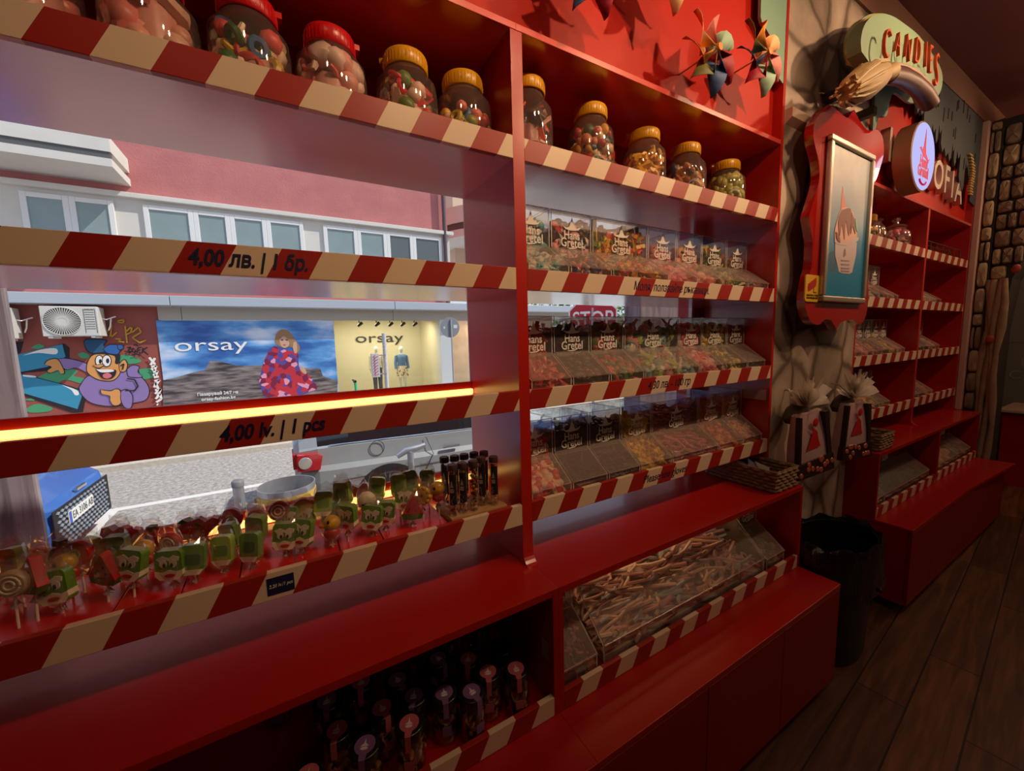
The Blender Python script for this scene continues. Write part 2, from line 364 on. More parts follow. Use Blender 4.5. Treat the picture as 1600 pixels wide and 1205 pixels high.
struct(M().box(-4, 9, -4.2, 0.46, 3.45, 3.6).build('ceiling', CEIL))
struct(M().box(-4, 9, -4.3, -4.2, 0, 3.45).build('wall_back', DARKWALL))
struct(M().box(-4.1, -4, -4.2, 0.46, 0, 3.45).build('wall_left', DARKWALL))
struct(M().box(9, 9.1, -4.2, 0.46, 0, 3.45).build('wall_right', DARKWALL))
mw_ = M(); mw_.box(-4, -0.767, 0.36, 0.46, 0, 3.45); mw_.box(1.93, 9, 0.36, 0.46, 0, 3.45)
mw_.box(-0.767, 1.93, 0.36, 0.46, 0, 0.902); mw_.box(-0.767, 1.93, 0.36, 0.40, 2.20, 3.45)
struct(mw_.build('wall_front', REDSIDE))
struct(M().box(2.026, 2.91, 0.0, 0.36, 0, 3.45).build('wall_stone', STONE))
struct(M().box(-2.2, 7.5, -0.012, 0.36, 3.27, 3.45).build('trim_1', BEAM))
# window_1: one long pane behind both bays, with a slim frame
wn_ = M(); wn_.box(-0.767, 1.93, 0.372, 0.378, 0.902, 2.20)
win = struct(wn_.build('window_1', GLASS))
fr = M(); fr.box(-0.767, 1.93, 0.365, 0.385, 0.902, 0.914); fr.box(1.918, 1.93, 0.365, 0.385, 0.902, 2.20); fr.box(0.611, 0.627, 0.365, 0.385, 0.902, 2.20)
fr.build('window_frame', pm('window_frame_paint', (0.5, 0.48, 0.46), 0.4), win)
# small moulding on the stone wall
md = M(); md.prism([(-0.03, 2.56), (0, 2.54), (0, 2.60), (-0.03, 2.60)], 'x', 2.03, 2.30)
struct(md.build('trim_2', pm('beige_moulding', (0.55, 0.40, 0.30), 0.5)))

# ------------------------------------------------------------------ shelving
SH = {1: (2.113, 2.174), 2: (1.751, 1.813), 3: (1.392, 1.453), 4: (1.032, 1.096)}
SHELF_T = 0.018
DOORRED = pm('red_door_laminate', (0.30, 0.008, 0.004), 0.4, spec=0.3)
LEDMAT = glow('led_glow', (1.0, 0.60, 0.15), 2.6)
def shelving(label, xa, xb, xl, xr, phase, window, hx=None, tops=(3.268, 3.268), leds=(), ndoor=3, doors_from=None, bench_front=-0.318, deep=None):
    t = thing('shelving_unit', ((xa+xb)/2, 0.17, 0.0), label, 'shelving unit', 'red shelving bays along the window wall')
    arc = [(-0.033*math.sin(a)-0.0, 0.935-0.033*math.cos(a)) for a in []]
    fprof = lambda zt: [(0.355, 0.902), (0.355, zt), (0.0, zt), (0.0, 0.94)] + [(-0.036*(1-math.cos(a)), 0.94-0.038*math.sin(a)) for a in np.linspace(0.2, math.pi/2, 6)]
    for x0, x1 in xl + xr:
        m = M(); m.prism(fprof(tops[0] if (x0, x1) in xl else tops[1]), 'x', x0, x1); m.build('side_panel', SIDERED, t, bevel=0.0012)
        m = M(); m.box(x0, x1, -0.155, 0.30, 0.509, 0.879); m.build('lower_panel', REDSIDE, t, bevel=0.001)
    for k, (zb, zt) in SH.items():
        sh = M().box(xa, xb, 0.016, 0.352, zb, zb+SHELF_T); s_o = sh.build('shelf', SHELFRED_LIT, t)
        ph = phase[k]
        M().box(xa, xb, -0.0005, 0.016, zb-0.0005, zt).build('striped_strip', stripes('strip_vinyl', ph, zt), s_o, bevel=0.0012)
        if k in (3, 4) and window:
            dz = 0 if k == 3 else 0.036
            M().box(xa, xb, 0.338, 0.352, zb+SHELF_T, zb+0.064+dz).build('back_rail', RED, s_o)
            if k in leds:
                M().box(xa+0.004, xb-0.004, 0.322, 0.338, zb+SHELF_T+0.001+dz, zb+0.039+dz).build('led_strip', LEDMAT, s_o, bevel=0.004)
    if not window:
        M().box(xa, xb, 0.345, 0.354, 0.902, 2.449).build('back_panel', REDSIDE, t)
    else:
        M().box(xa, xb, 0.345, 0.354, 2.131, 2.449).build('back_panel', REDSIDE, t)
        M().prism([(0.30, 2.131), (0.333, 2.131), (0.333, 2.152), (0.30, 2.152)], 'x', xa, xb).build('rear_rail', pm('grey_profile', (0.16, 0.14, 0.12), 0.4), t)
    x0 = min(p[0] for p in xl) if xl else xa; x1 = max(p[1] for p in xr) if xr else xb
    M().box(*(hx or (xa, xb)), 0.0, 0.352, 2.449, 2.467).build('header_ledge', SHELFRED_LIT, t, bevel=0.001)
    M().box(*(hx or (xa, xb)), 0.042, 0.058, 2.467, 3.268).build('header_panel', pm('header_red', (0.50, 0.014, 0.004), 0.5, spec=0.25), t)
    # counter over the lower cubby
    M().box(x0, x1, -0.156, 0.355, 0.880, 0.902).build('counter_top', CTOP, t, bevel=0.0015)
    M().box(xa, xb, 0.30, 0.312, 0.509, 0.879).build('lower_back', REDSIDE, t)
    M().box(xa, xb, -0.139, 0.30, 0.509, 0.53).build('lower_shelf', RED, t)
    M().box(xa, xb, -0.155, -0.139, 0.509, 0.567).build('striped_strip', stripes('strip_vinyl', phase[5], 0.567, slant=0.537), t, bevel=0.001)
    # bench cabinet
    bf = bench_front
    if deep: M().prism([(x0, bf), (x1, bf-deep), (x1, 0.0), (x0, 0.0)], 'z', 0.488, 0.507).build('bench_top', RED, t, bevel=0.0015)
    else: M().box(x0, x1, bf, 0.0, 0.488, 0.507).build('bench_top', RED, t, bevel=0.0015)
    M().box(x0, x1, bf+0.02, 0.0, 0.055, 0.4865).build('bench_carcass', REDSIDE, t)
    M().box(x0+0.02, x1-0.02, bf+0.06, 0.0, 0.0, 0.055).build('toe_kick', pm('toe_kick_black', (0.02, 0.012, 0.01), 0.6), t)
    wdt = (x1-x0)/ndoor
    for i in range(ndoor):
        M().box(x0+i*wdt+0.002, x0+(i+1)*wdt-0.002, bf+0.001, bf+0.0195, 0.057, 0.483).build('cabinet_door', DOORRED, t, bevel=0.0012)
    return t
PT = 0.0193
bayA = shelving('leftmost red shelving bay, with lollipops on a lit shelf before the street window', -0.767, 0.6005, [(-0.787, -0.767)], [(0.6005, 0.6195)],
    {1: 0.102, 2: 0.094, 3: 0.132, 4: 0.087, 5: 0.07}, True, hx=(-0.767, 0.6195), tops=(3.268, 2.448), leds=(3, 4))
bayB = shelving('red shelving bay between the centre post and the stone wall, full of clear candy dispensers', 0.638, 2.006, [(0.6195, 0.638)], [(2.006, 2.026)],
    {1: 0.094, 2: 0.076, 3: 0.085, 4: 0.049, 5: 0.711}, True, hx=(0.6195, 2.006), tops=(2.448, 3.268))
bayC = shelving('red shelving bay just beyond the stone wall, under the round light box', 2.93, 3.987, [(2.91, 2.93)], [(3.987, 4.005)],
    {1: 0.109, 2: 0.05, 3: 0.08, 4: 0.03, 5: 0.0}, False, hx=(2.93, 4.005), tops=(3.268, 2.448))
bayD = shelving('red shelving bay at the far end beside the stone column, wire rack on top', 4.023, 5.03, [(4.005, 4.023)], [(5.03, 5.05)],
    {1: 0.04, 2: 0.07, 3: 0.02, 4: 0.06, 5: 0.05}, False, hx=(4.005, 5.03), tops=(2.448, 3.268), ndoor=2, deep=0.05)
# writing on the strips
def strip_text(bay, k, body, size, px0, px1, y0, y1, shear=0.28, off=0.0):
    p0 = pt(px0, y0, y=0); p1 = pt(px1, y1, y=0)
    st = [c for c in bay.children if c.name.startswith('shelf')][k-1].children[0]
    lettering('price_lettering' if any(ch.isdigit() for ch in body) else 'notice_lettering', body, size, NAVY, st, ((p0[0]+p1[0])/2, -0.0012, (SH[k][0]+SH[k][1])/2), shear=shear, off=off, fit=p1[0]-p0[0], ext=0.0004)
strip_text(bayA, 2, '4,00 лв. | 1 δр.', 0.045, 293, 480, 400, 415, off=0.0012)
strip_text(bayA, 3, '4,00 lv. | 1 pcs', 0.045, 340, 507, 672, 662, off=0.0012)
strip_text(bayB, 2, 'Моля, ползвайте ръкавици.', 0.043, 990, 1107, 452, 460)
strip_text(bayB, 3, '4,30 лв. - 100 гр', 0.043, 1012, 1078, 607, 600)
strip_text(bayB, 4, 'Please use gloves', 0.043, 1005, 1072, 748, 738)
st4 = [c for c in bayA.children if c.name.startswith('shelf')][3].children[0]
lb = M().box(-0.0755, -0.0215, -0.0012, -0.0006, 1.0425, 1.0835).build('price_label', pm('navy_label', (0.012, 0.016, 0.07), 0.4), st4)
lettering('label_lettering', '2,20 lv./1 pcs', 0.011, WHITE, lb, (-0.0485, -0.0016, 1.063), shear=0.25, fit=0.047, ext=0.0003)
lb = M().box(2.0045, 2.0055, 0.014, 0.123, 1.283, 1.334).build('notice_label', pm('faded_pink_label', (0.5, 0.33, 0.3), 0.6), bayB)
# smaller stickers inside the lower divider
M().box(0.6000, 0.6004, -0.13, -0.095, 0.66, 0.72).build('small_label', pm('pale_label', (0.4, 0.33, 0.33), 0.6), bayA)

# ------------------------------------------------------------------ mint boards, pinwheels and roof cut-outs on the headers
MINT = pm('mint_board', (0.22, 0.40, 0.30), 0.5)
ROOF = pm('slate_cutout', (0.035, 0.045, 0.05), 0.7)
def curve_pts(P, n=6):
    out = []
    for i in range(len(P)-1):
        p0 = P[max(i-1, 0)]; p1 = P[i]; p2 = P[i+1]; p3 = P[min(i+2, len(P)-1)]
        for k in range(n):
            t = k/n
            out.append(tuple(0.5*((2*p1[j])+(-p0[j]+p2[j])*t+(2*p0[j]-5*p1[j]+4*p2[j]-p3[j])*t*t+(-p0[j]+3*p1[j]-3*p2[j]+p3[j])*t**3) for j in (0, 1)))
    out.append(tuple(P[-1])); return out
edge = [(1.60, 3.26), (1.70, 3.12), (1.80, 3.10), (1.805, 2.90)] 
edge += curve_pts([(1.815, 2.885), (1.90, 2.84), (1.945, 2.77), (1.953, 2.715)], 5) + [(2.002, 2.70), (2.002, 3.26)]
mb = M().prism(edge, 'y', 0.0, 0.012).build('mint_cutout', MINT); tag(mb, 'mint green cut-out board at the top right corner above the pinwheels', 'cut-out board', 'painted cut-outs on the headers')
edge = [(2.925, 3.26), (2.925, 2.70), (2.955, 2.70)] + curve_pts([(2.96, 2.72), (3.0, 2.80), (3.1, 2.83), (3.13, 2.92), (3.2, 2.98), (3.45, 2.99), (3.66, 3.08), (3.72, 3.26)], 4)
mb = M().prism(edge, 'y', -0.014, -0.002).build('mint_cutout', MINT); tag(mb, 'mint green cut-out board behind the candies sign', 'cut-out board', 'painted cut-outs on the headers')
rng = random.Random(5)
edge = [(3.30, 3.26)]; xx = 3.3
low = lambda x: 3.02 - 0.16*(x-3.3) - (0.16 if 4.45 < x < 4.62 else 0)
while xx < 4.66:
    wd = rng.uniform(0.05, 0.09); zz = low(xx)+rng.uniform(-.06, .06)
    edge += [(xx, zz+0.03), (xx+wd*0.5, zz-0.02), (xx+wd, zz+0.015)]; xx += wd+0.004
edge += [(4.75, 2.80), (4.79, 2.74), (4.83, 2.73), (4.85, 2.62), (4.99, 2.60), (5.0, 3.26)]
rf = M().prism(edge, 'y', -0.014, -0.002)
for k in range(26):
    x = rng.uniform(3.4, 4.95); z = rng.uniform(low(x)+0.12, 3.2); rf.box(x, x+0.012, -0.0165, -0.0135, z, z+rng.uniform(.05, .09), 1)
rfo = rf.build('roof_cutout', [ROOF, pm('slate_dark_gap', (0.008, 0.01, 0.012), 0.8)]); tag(rfo, 'dark slate shingle roof cut-out above the sofia lettering', 'cut-out board', 'painted cut-outs on the headers')
gt = M(); gx = []
for i in range(15):
    z = 2.935-0.0195*i; x = 4.70+0.055*math.sin(i*0.33+.2)+0.012*i
    gt.box(x-0.05, x+0.03+0.012*(i % 2), -0.03, -0.0165 if x > 4.7 else -0.002, z-0.007, z+0.005)
tag(gt.build('lit_board_edge', pm('edge_light_gold', (0.75, 0.50, 0.16), 0.35, metal=0.5)), 'ridged board edge at the dark roof cut-out, its light put in as gold colour', 'board edge')  # gold colour stands in for light catching the toothed board edge
# ------------------------------------------------------------------ candy dispensers
def col(*a): return [srgb(*c) for c in a]
P_TEAL = col((120,190,190),(235,235,225),(90,170,180),(210,225,215)); P_DOLLY = col((40,20,25),(200,20,25),(235,225,215),(40,60,140),(240,170,180),(110,50,30))
P_SOUR = col((235,150,20),(220,60,20),(110,140,30),(240,190,50),(90,45,20)); P_PINK = col((240,140,150),(250,170,170),(230,110,120))
P_PEACH = col((250,170,150),(245,190,160),(230,120,130)); P_GRYEL = col((90,140,50),(225,200,80),(235,225,190),(60,100,40),(230,120,110)); P_MAUVE = col((120,75,70),(150,100,90),(190,140,120),(90,55,50))
P_REDSTRIP = col((225,50,40),(235,80,60),(205,35,35),(240,190,160)); P_DARK = col((40,18,20),(60,20,30),(30,40,90),(110,20,30),(25,15,15),(80,60,30)); P_RG = col((200,50,45),(70,110,50),(230,110,100),(90,140,60),(120,40,40))
P_PASTEL = col((140,185,190),(230,150,150),(235,230,215),(170,190,90),(110,160,165)); P_PINKW = col((240,120,130),(250,190,185),(225,85,100)); P_YELG = col((225,190,50),(120,140,50),(235,215,120),(90,110,40)); P_BROWN = col((70,35,18),(50,24,12),(95,55,25))
P_REDW = col((225,40,35),(245,215,190),(215,30,30),(250,200,160)); P_LIC = col((45,20,18),(70,32,25),(35,15,14)); P_LIC2 = col((75,38,32),(55,28,26),(95,55,45)); P_YEL = col((235,190,20),(225,170,10),(245,210,70)); P_MPINK = col((205,110,120),(180,85,95),(225,140,145))
P_APR = col((225,130,70),(235,150,100),(205,100,50)); P_SAND = col((235,185,130),(225,160,110),(245,205,150)); P_WHITE = col((240,230,205),(250,240,220),(230,215,185)); P_ROPE = col((225,190,165),(165,175,185),(215,165,150),(240,215,195),(180,130,125),(195,150,140)); P_GREEN = col((70,100,40),(50,80,30),(120,130,60),(190,150,120))
# the etched emblem: a witch's hat over two words, in one mesh shared by the boxes
def emblem():
    m = M()
    hat = [(-0.040, 0.022), (-0.024, 0.017), (-0.012, 0.020), (-0.005, 0.036), (0.001, 0.054), (0.006, 0.036), (0.014, 0.020), (0.026, 0.018), (0.042, 0.025), (0.030, 0.013), (0.012, 0.010), (-0.012, 0.009), (-0.028, 0.012)]
    m.prism(hat, 'y', -0.0006, 0)
    m.prism([(-0.026, -0.049), (-0.01, -0.054), (0.012, -0.052), (0.028, -0.045), (0.012, -0.048), (-0.01, -0.050)], 'y', -0.0006, 0)
    for body, sz, z, f in (('Hans', 0.040, -0.008, 0.068), ('Gretel', 0.042, -0.034, 0.096)):
        me = lettering('t', body, sz, WHITE, False, (0, 0, z), off=0.0005, ext=0.0003, fit=f)
        m.add([v.co[:] for v in me.vertices], [tuple(p.vertices) for p in me.polygons]); bpy.data.meshes.remove(me)
    return m.mesh('etched_emblem', [EMB])
EMB = clear('etched_white', (0.9, 0.9, 0.9), 0.02, 0.4, 0.75, (0.95, 0.92, 0.88))
EMBLEM = emblem()
DEP = 0.30; FH = 0.066; LZ = 0.143; BH = 0.275
def disp_shape(w, yf=0.02, yb=0.125, dep=DEP, fh=FH, lz=LZ, bh=BH):
    """clear bin: tall box at the back, low bin in front with a sloping lid"""
    T = 0.003; a = -w/2+0.0015; b = w/2-0.0015
    m = M(); m.box(a, b, yf, dep, 0.001, 0.004, 0, edge=1)
    side = [(yf, 0.001), (dep, 0.001), (dep, bh), (yb, bh), (yb, lz), (yf, fh)]
    for x in (a, b-T): m.prism(side, 'x', x, x+T, 0, side=1)
    m.box(a+T, b-T, yf, yf+T, 0.004, fh, 0, edge=1); m.box(a+T, b-T, dep-T, dep, 0.004, bh, 0, edge=1)
    m.box(a+T, b-T, yb, yb+T, lz-0.01, bh, 0, edge=1); m.box(a+T, b-T, yb+T, dep-T, bh-T, bh, 0, edge=1)
    l = M(); n = Vector((0, -(lz-fh), (yb-yf))).normalized()
    l.prism([(yf-0.004, fh-0.001), (yb+0.0, lz+0.003), (yb+0.0, lz+0.0065), (yf-0.005, fh+0.0025)], 'x', a, b, 1, side=0)
    return m, l
DCACHE = {}
def fill_points(w, n, size, rg, fill, yf=0.02, yb=0.125, dep=DEP, fh=FH, lz=LZ, front=1.0):
    out = []; a = -w/2+size+0.004; b = w/2-size-0.004; t = 0
    topz = fill*BH
    while len(out) < n and t < n*60:
        t += 1
        if rg.random() < 0.42*front:
            y = rg.uniform(yf+size+0.004, yb); x = rg.uniform(a, b); lim = fh+(lz-fh)*(y-yf)/(yb-yf) - size*0.8 - 0.006
            z = lim*rg.uniform(0.55, 1.0) if rg.random() < .6 else rg.uniform(size, max(size*1.01, lim))
            z = max(z, size*0.6)
            if y > yf+3*size and z < lim-2.6*size and x > a+2.2*size: continue
        else:
            y = (yb+size*0.75+0.003 if rg.random() < .5 else rg.uniform(yb+size*0.8+0.003, dep-size-0.004)); x = rg.uniform(a, b); z = rg.uniform(size, topz)
            if y > yb+2.6*size and x > a+1.8*size and x < b-1.8*size and z < topz-2.0*size: continue
        out.append((x, y, z))
    return out
def dispenser(xc, w, yo, z, label, stuff_label, kinds, pal, size=0.013, n=230, fill=0.72, seed=0, flat=0.0, aniso=(1,1,1), emb=1.0, emb_z=0.203, row='', front=1.0, shape=None, name='candy_dispenser', core=True):
    kw = shape or {}
    key = (round(w, 3), tuple(sorted(kw.items())))
    if key not in DCACHE:
        m, l = disp_shape(w, **kw); DCACHE[key] = (m.mesh('acrylic_bin', [ACR, ACREDGE]), l.mesh('sloping_lid', [ACRLID, ACREDGE]))
    t = thing(name, (xc, yo, z), label, 'candy dispenser', row)
    link('acrylic_bin', DCACHE[key][0], t, False); link('sloping_lid', DCACHE[key][1], t, False)
    if emb:
        e = link('etched_emblem', EMBLEM, t, False); e.location = (0, kw.get('yb', 0.125)-0.0008, emb_z); e.scale = (emb,)*3; e['label'] = 'white etched hat emblem with lettering'
    rg = random.Random(seed); n = int(n*1.25); size = size*1.18; k2 = {k: v for k, v in kw.items() if k != 'bh'}
    pts = fill_points(w, n, size, rg, fill, front=front, **k2)
    def core_(m):
        yb = kw.get('yb', 0.125); g = size*1.3
        m.box(-w/2+g+0.004, w/2-g-0.004, yb+g, kw.get('dep', DEP)-0.01, 0.006, max(0.02, fill*BH-size*1.4))
        if front > 0.3: m.prism([(kw.get('yf', .02)+g+0.006, 0.006), (yb+g, 0.006), (yb+g, kw.get('lz', LZ)-g-0.012), (kw.get('yf', .02)+g+0.006, max(0.012, kw.get('fh', FH)-g-0.016))], 'x', -w/2+g, w/2-g)
    yf, yb, dp, fh, lz, bh = (kw.get(k, d) for k, d in (('yf', .02), ('yb', .125), ('dep', DEP), ('fh', FH), ('lz', LZ), ('bh', BH)))
    def clamp(V, C):
        V = V.copy(); V[:, 0] = np.clip(V[:, 0], -w/2+.006, w/2-.006); V[:, 1] = np.clip(V[:, 1], yf+.0045, dp-.0045); V[:, 2] = np.clip(V[:, 2], .0055, bh-.006)
        fr = C[:, 1] < yb; bk = C[:, 1] >= yb
        V[fr, 1] = np.minimum(V[fr, 1], yb-.002); V[fr, 2] = np.minimum(V[fr, 2], fh+(lz-fh)*(V[fr, 1]-yf)/(yb-yf)-.005); V[fr, 2] = np.minimum(V[fr, 2], lz-.013)
        V[bk, 1] = np.maximum(V[bk, 1], yb+.0045); return V
    me = candies('candy_pile', pts, kinds, pal, size, seed, flat, aniso, core_ if core else None, clamp=clamp)
    c = link('candy_pile', me); c.location = (xc, yo, z)
    tag(c, stuff_label, 'candy', kind='stuff'); return t
SURF = {k: SH[k][0]+SHELF_T+0.0005 for k in SH}
def row(shelf, bounds, specs, where, grp, seed0, yo=0.0, z=None, **kw):
    zz = z if z is not None else SURF[shelf]
    for i, (sp, x0, x1) in enumerate(zip(specs, bounds[:-1], bounds[1:])):
        what, kinds, pal, opt = sp
        o = dict(kw); o.update(opt)
        dispenser((x0+x1)/2, x1-x0-0.004, yo, zz, f'clear dispenser of {what} candy, {ORD[i]} from left {where}', f'{what} candy, {ORD[i]} dispenser from left {where}', kinds, pal, seed=seed0+i, row=grp, **o)
row(2, [0.655, 0.815, 1.0, 1.293, 1.468, 1.64, 1.825, 1.995], [
    ('pale blue and white', ['worm', 'ball'], P_TEAL, dict(size=0.017, n=190, fill=.8)), ('dark mixed', ['ball', 'cube', 'disc'], P_DOLLY, dict(size=0.014, n=260, fill=.88)),
    ('orange and yellow', ['cube', 'strip', 'heart', 'disc'], P_SOUR, dict(size=0.013, n=380, fill=.88, aniso=(1.15, 1.1, 1))), ('pink', ['worm', 'ball'], P_PINK, dict(size=0.02, n=130, fill=.68, aniso=(1.3, .8, .8))),
    ('peach pink', ['ball', 'worm'], P_PEACH, dict(size=0.015, n=200, fill=.75)), ('green and yellow', ['ring', 'worm', 'strip'], P_GRYEL, dict(size=0.013, n=230, fill=.85)), ('brown and mauve', ['disc', 'ball'], P_MAUVE, dict(size=0.013, n=210, fill=.72))],
    'on second shelf', 'dispensers on the second shelf', 100)
row(3, [0.655, 0.82, 0.989, 1.164, 1.497, 1.658, 1.848, 1.998], [
    ('red strip', ['strip', 'worm'], P_REDSTRIP, dict(size=0.014, n=220, fill=.88, flat=.6)), ('dark gummy', ['ring', 'heart', 'ball'], P_DARK, dict(size=0.014, n=260, fill=.88)),
    ('red and green bean', ['ball'], P_RG, dict(size=0.013, n=260, fill=.88, aniso=(1.4, .8, .8))), ('large pastel', ['worm', 'ball', 'rope'], P_PASTEL, dict(size=0.019, n=260, fill=.88, aniso=(1.2, 1.1, 1))),
    ('pink and white', ['disc', 'ball'], P_PINKW, dict(size=0.013, n=230, fill=.88)), ('yellow and green', ['ring', 'ball'], P_YELG, dict(size=0.013, n=230, fill=.88)), ('dark brown', ['ball', 'disc'], P_BROWN, dict(size=0.013, n=220, fill=.85))],
    'on third shelf', 'dispensers on the third shelf', 200)
row(4, [0.648, 0.815, 0.98, 1.148, 1.33, 1.646, 1.836, 1.998], [
    ('red and cream', ['ball', 'heart'], P_REDW, dict(size=0.014, n=230, fill=.72)), ('black liquorice rope', ['rope', 'worm'], P_LIC, dict(size=0.011, n=170, fill=.86, front=.15, flat=.7)),
    ('brown liquorice rope', ['rope', 'worm'], P_LIC2, dict(size=0.011, n=220, fill=.88, flat=.75)), ('yellow', ['worm', 'ball', 'strip'], P_YEL, dict(size=0.013, n=240, fill=.8)),
    ('long pink rope', ['rope', 'strip'], P_MPINK, dict(size=0.014, n=300, fill=.85, flat=.85)), ('apricot', ['ball', 'strip'], P_APR, dict(size=0.013, n=220, fill=.85)), ('sandy peach', ['heart', 'disc', 'strip'], P_SAND, dict(size=0.014, n=210, fill=.85))],
    'on fourth shelf', 'dispensers on the fourth shelf', 300)
# lower cubby of the second bay: one very wide bin between two small ones
ZL = 0.531
KW5 = dict(yf=0.022, yb=0.15, dep=0.42, fh=0.075, lz=0.17, bh=0.315)
dispenser(0.715, 0.145, -0.155, ZL, 'small clear dispenser of mauve candy in the lower cubby, left of the wide bin', 'mauve candy in the small lower dispenser left of the wide bin', ['worm', 'rope'], col((150,70,80),(110,50,60),(180,110,110)), size=0.013, n=170, fill=.8, seed=400, row='dispensers in the lower cubby', shape=KW5, emb_z=0.238)
dispenser(1.855, 0.15, -0.155, ZL, 'small clear dispenser of green candy in the lower cubby, right of the wide bin', 'green candy in the small lower dispenser right of the wide bin', ['ball', 'worm'], P_GREEN, size=0.013, n=170, fill=.8, seed=401, row='dispensers in the lower cubby', shape=KW5, emb_z=0.238)
t = thing('candy_bin', (1.29, -0.155, ZL), 'very wide clear bin of long pale ropes in the lower cubby', 'candy dispenser', 'dispensers in the lower cubby')
m = M(); w = 0.95; a = -w/2; b = w/2
side = [(0.022, 0.001), (0.42, 0.001), (0.42, 0.32), (0.24, 0.30), (0.028, 0.085)]
for x in (a, b-0.004): m.prism(side, 'x', x, x+0.004, 0, side=1)
m.box(a+.004, b-.004, 0.022, 0.026, 0.004, 0.085, 0, edge=1); m.box(a, b, 0.022, 0.42, 0.001, 0.004, 0, edge=1)
m.build('acrylic_bin', [ACR, ACREDGE], t, False)
M().box(a+0.1, b-0.1, 0.40, 0.404, 0.325, 0.332).build('led_strip', LEDMAT, t, False)
M().box(a+0.004, b-0.004, 0.405, 0.42, 0.004, 0.32).build('cream_backing', pm('cream_board', (0.62, 0.45, 0.28), 0.6), t, False)
M().prism([(0.020, 0.086), (0.24, 0.302), (0.24, 0.306), (0.018, 0.090)], 'x', a, b, 1, side=0).build('sloping_lid', [ACRLID, ACREDGE], t, False)
rg = random.Random(7); pts = []
for k in range(330):
    x = rg.uniform(a+.05, b-.05); y = rg.uniform(0.045, 0.385); h = 0.055+0.45*(y-0.03)+0.02*math.sin(x*9)
    pts.append((x, y, min(h, 0.03+(y-.03)*0.62+.02)*rg.uniform(.82, 1)))
me = candies('rope_pile', pts, ['rope', 'rope', 'worm'], P_ROPE, 0.03, 11, 0.92, (1.6, 1, .9), lambda m_: m_.prism([(.04, .006), (.40, .006), (.40, .17), (.04, .03)], 'x', a+.02, b-.02), clamp=lambda V, C: np.c_[np.clip(V[:, 0], a+.007, b-.007), np.clip(V[:, 1], .029, .402), np.clip(V[:, 2], .006, .08+.98*(np.clip(V[:, 1], .029, .402)-.028)-.006)], zr=.7)
c = link('candy_pile', me); c.location = (1.29, -0.155, ZL); tag(c, 'long pale rope candy heaped in the very wide lower bin', 'candy', kind='stuff')
# the far bays
def xs(py, *pxs, y=0.125): return [pt(p, py, y=y)[0] for p in pxs]
FARSPEC = lambda *a: [(n_, k_, p_, dict(size=0.015, n=110, fill=f_)) for n_, k_, p_, f_ in a]
row(2, [2.94, 3.115, 3.30, 3.44, 3.62], FARSPEC(('pale pink', ['ball'], P_PEACH, .6), ('white marshmallow', ['ball', 'worm'], P_WHITE, .66), ('dark', ['disc'], P_LIC, .7), ('pink', ['worm', 'ball'], P_PINK, .62)), 'below the far jars', 'dispensers in the far left bay', 500)
row(3, [2.94, 3.10, 3.27, 3.42, 3.55, 3.69, 3.82], FARSPEC(('salmon', ['strip'], P_PEACH, .7), ('salmon pink', ['ball'], P_PINK, .8), ('orange', ['ball'], P_APR, .85), ('rusty', ['disc'], P_MAUVE, .85), ('golden', ['ball'], P_YEL, .6), ('dusky', ['ball'], P_MPINK, .8)), 'third shelf, far bay', 'dispensers in the far left bay', 520)
row(4, [2.94, 3.10, 3.27, 3.44, 3.62], FARSPEC(('apricot', ['worm'], P_APR, .8), ('bright yellow', ['strip', 'worm'], P_YEL, .8), ('lemon', ['ball'], P_YEL, .85), ('dark yellow', ['ball'], P_YELG, .85)), 'fourth shelf, far bay', 'dispensers in the far left bay', 540)
row(2, [4.03, 4.25, 4.40, 4.52], FARSPEC(('pale rose', ['ball'], P_PEACH, .5), ('cream', ['ball'], P_WHITE, .55), ('beige', ['ball'], P_SAND, .5)), 'below the wire rack', 'dispensers in the far right bay', 560)
row(3, [4.03, 4.22, 4.40, 4.58], FARSPEC(('grey pink', ['ball'], P_MAUVE, .8), ('brown', ['disc'], P_BROWN, .8), ('tan', ['ball'], P_SAND, .7)), 'third shelf, farthest bay', 'dispensers in the far right bay', 580)
row(4, [4.03, 4.20, 4.36, 4.52], FARSPEC(('greyish', ['ball'], P_MAUVE, .85), ('dark red', ['disc'], P_DARK, .85), ('ochre', ['ball'], P_APR, .7)), 'fourth shelf, farthest bay', 'dispensers in the far right bay', 600)
row(4, [2.95, 3.12, 3.93], [('pale', ['ball'], P_SAND, dict(size=.015, n=120, fill=.7)), ('brown rope', ['rope'], P_BROWN, dict(size=.02, n=160, fill=.6))], 'far bay lower cubby', 'dispensers in the far lower cubbies', 620, yo=-0.155, z=ZL, shape=KW5, emb_z=0.238)
row(4, [4.04, 4.60, 4.96], [('tawny', ['ball'], P_SAND, dict(size=.02, n=150, fill=.6)), ('taupe', ['ball'], P_MAUVE, dict(size=.018, n=110, fill=.6))], 'farthest bay lower cubby', 'dispensers in the far lower cubbies', 640, yo=-0.155, z=ZL, shape=KW5, emb_z=0.238)

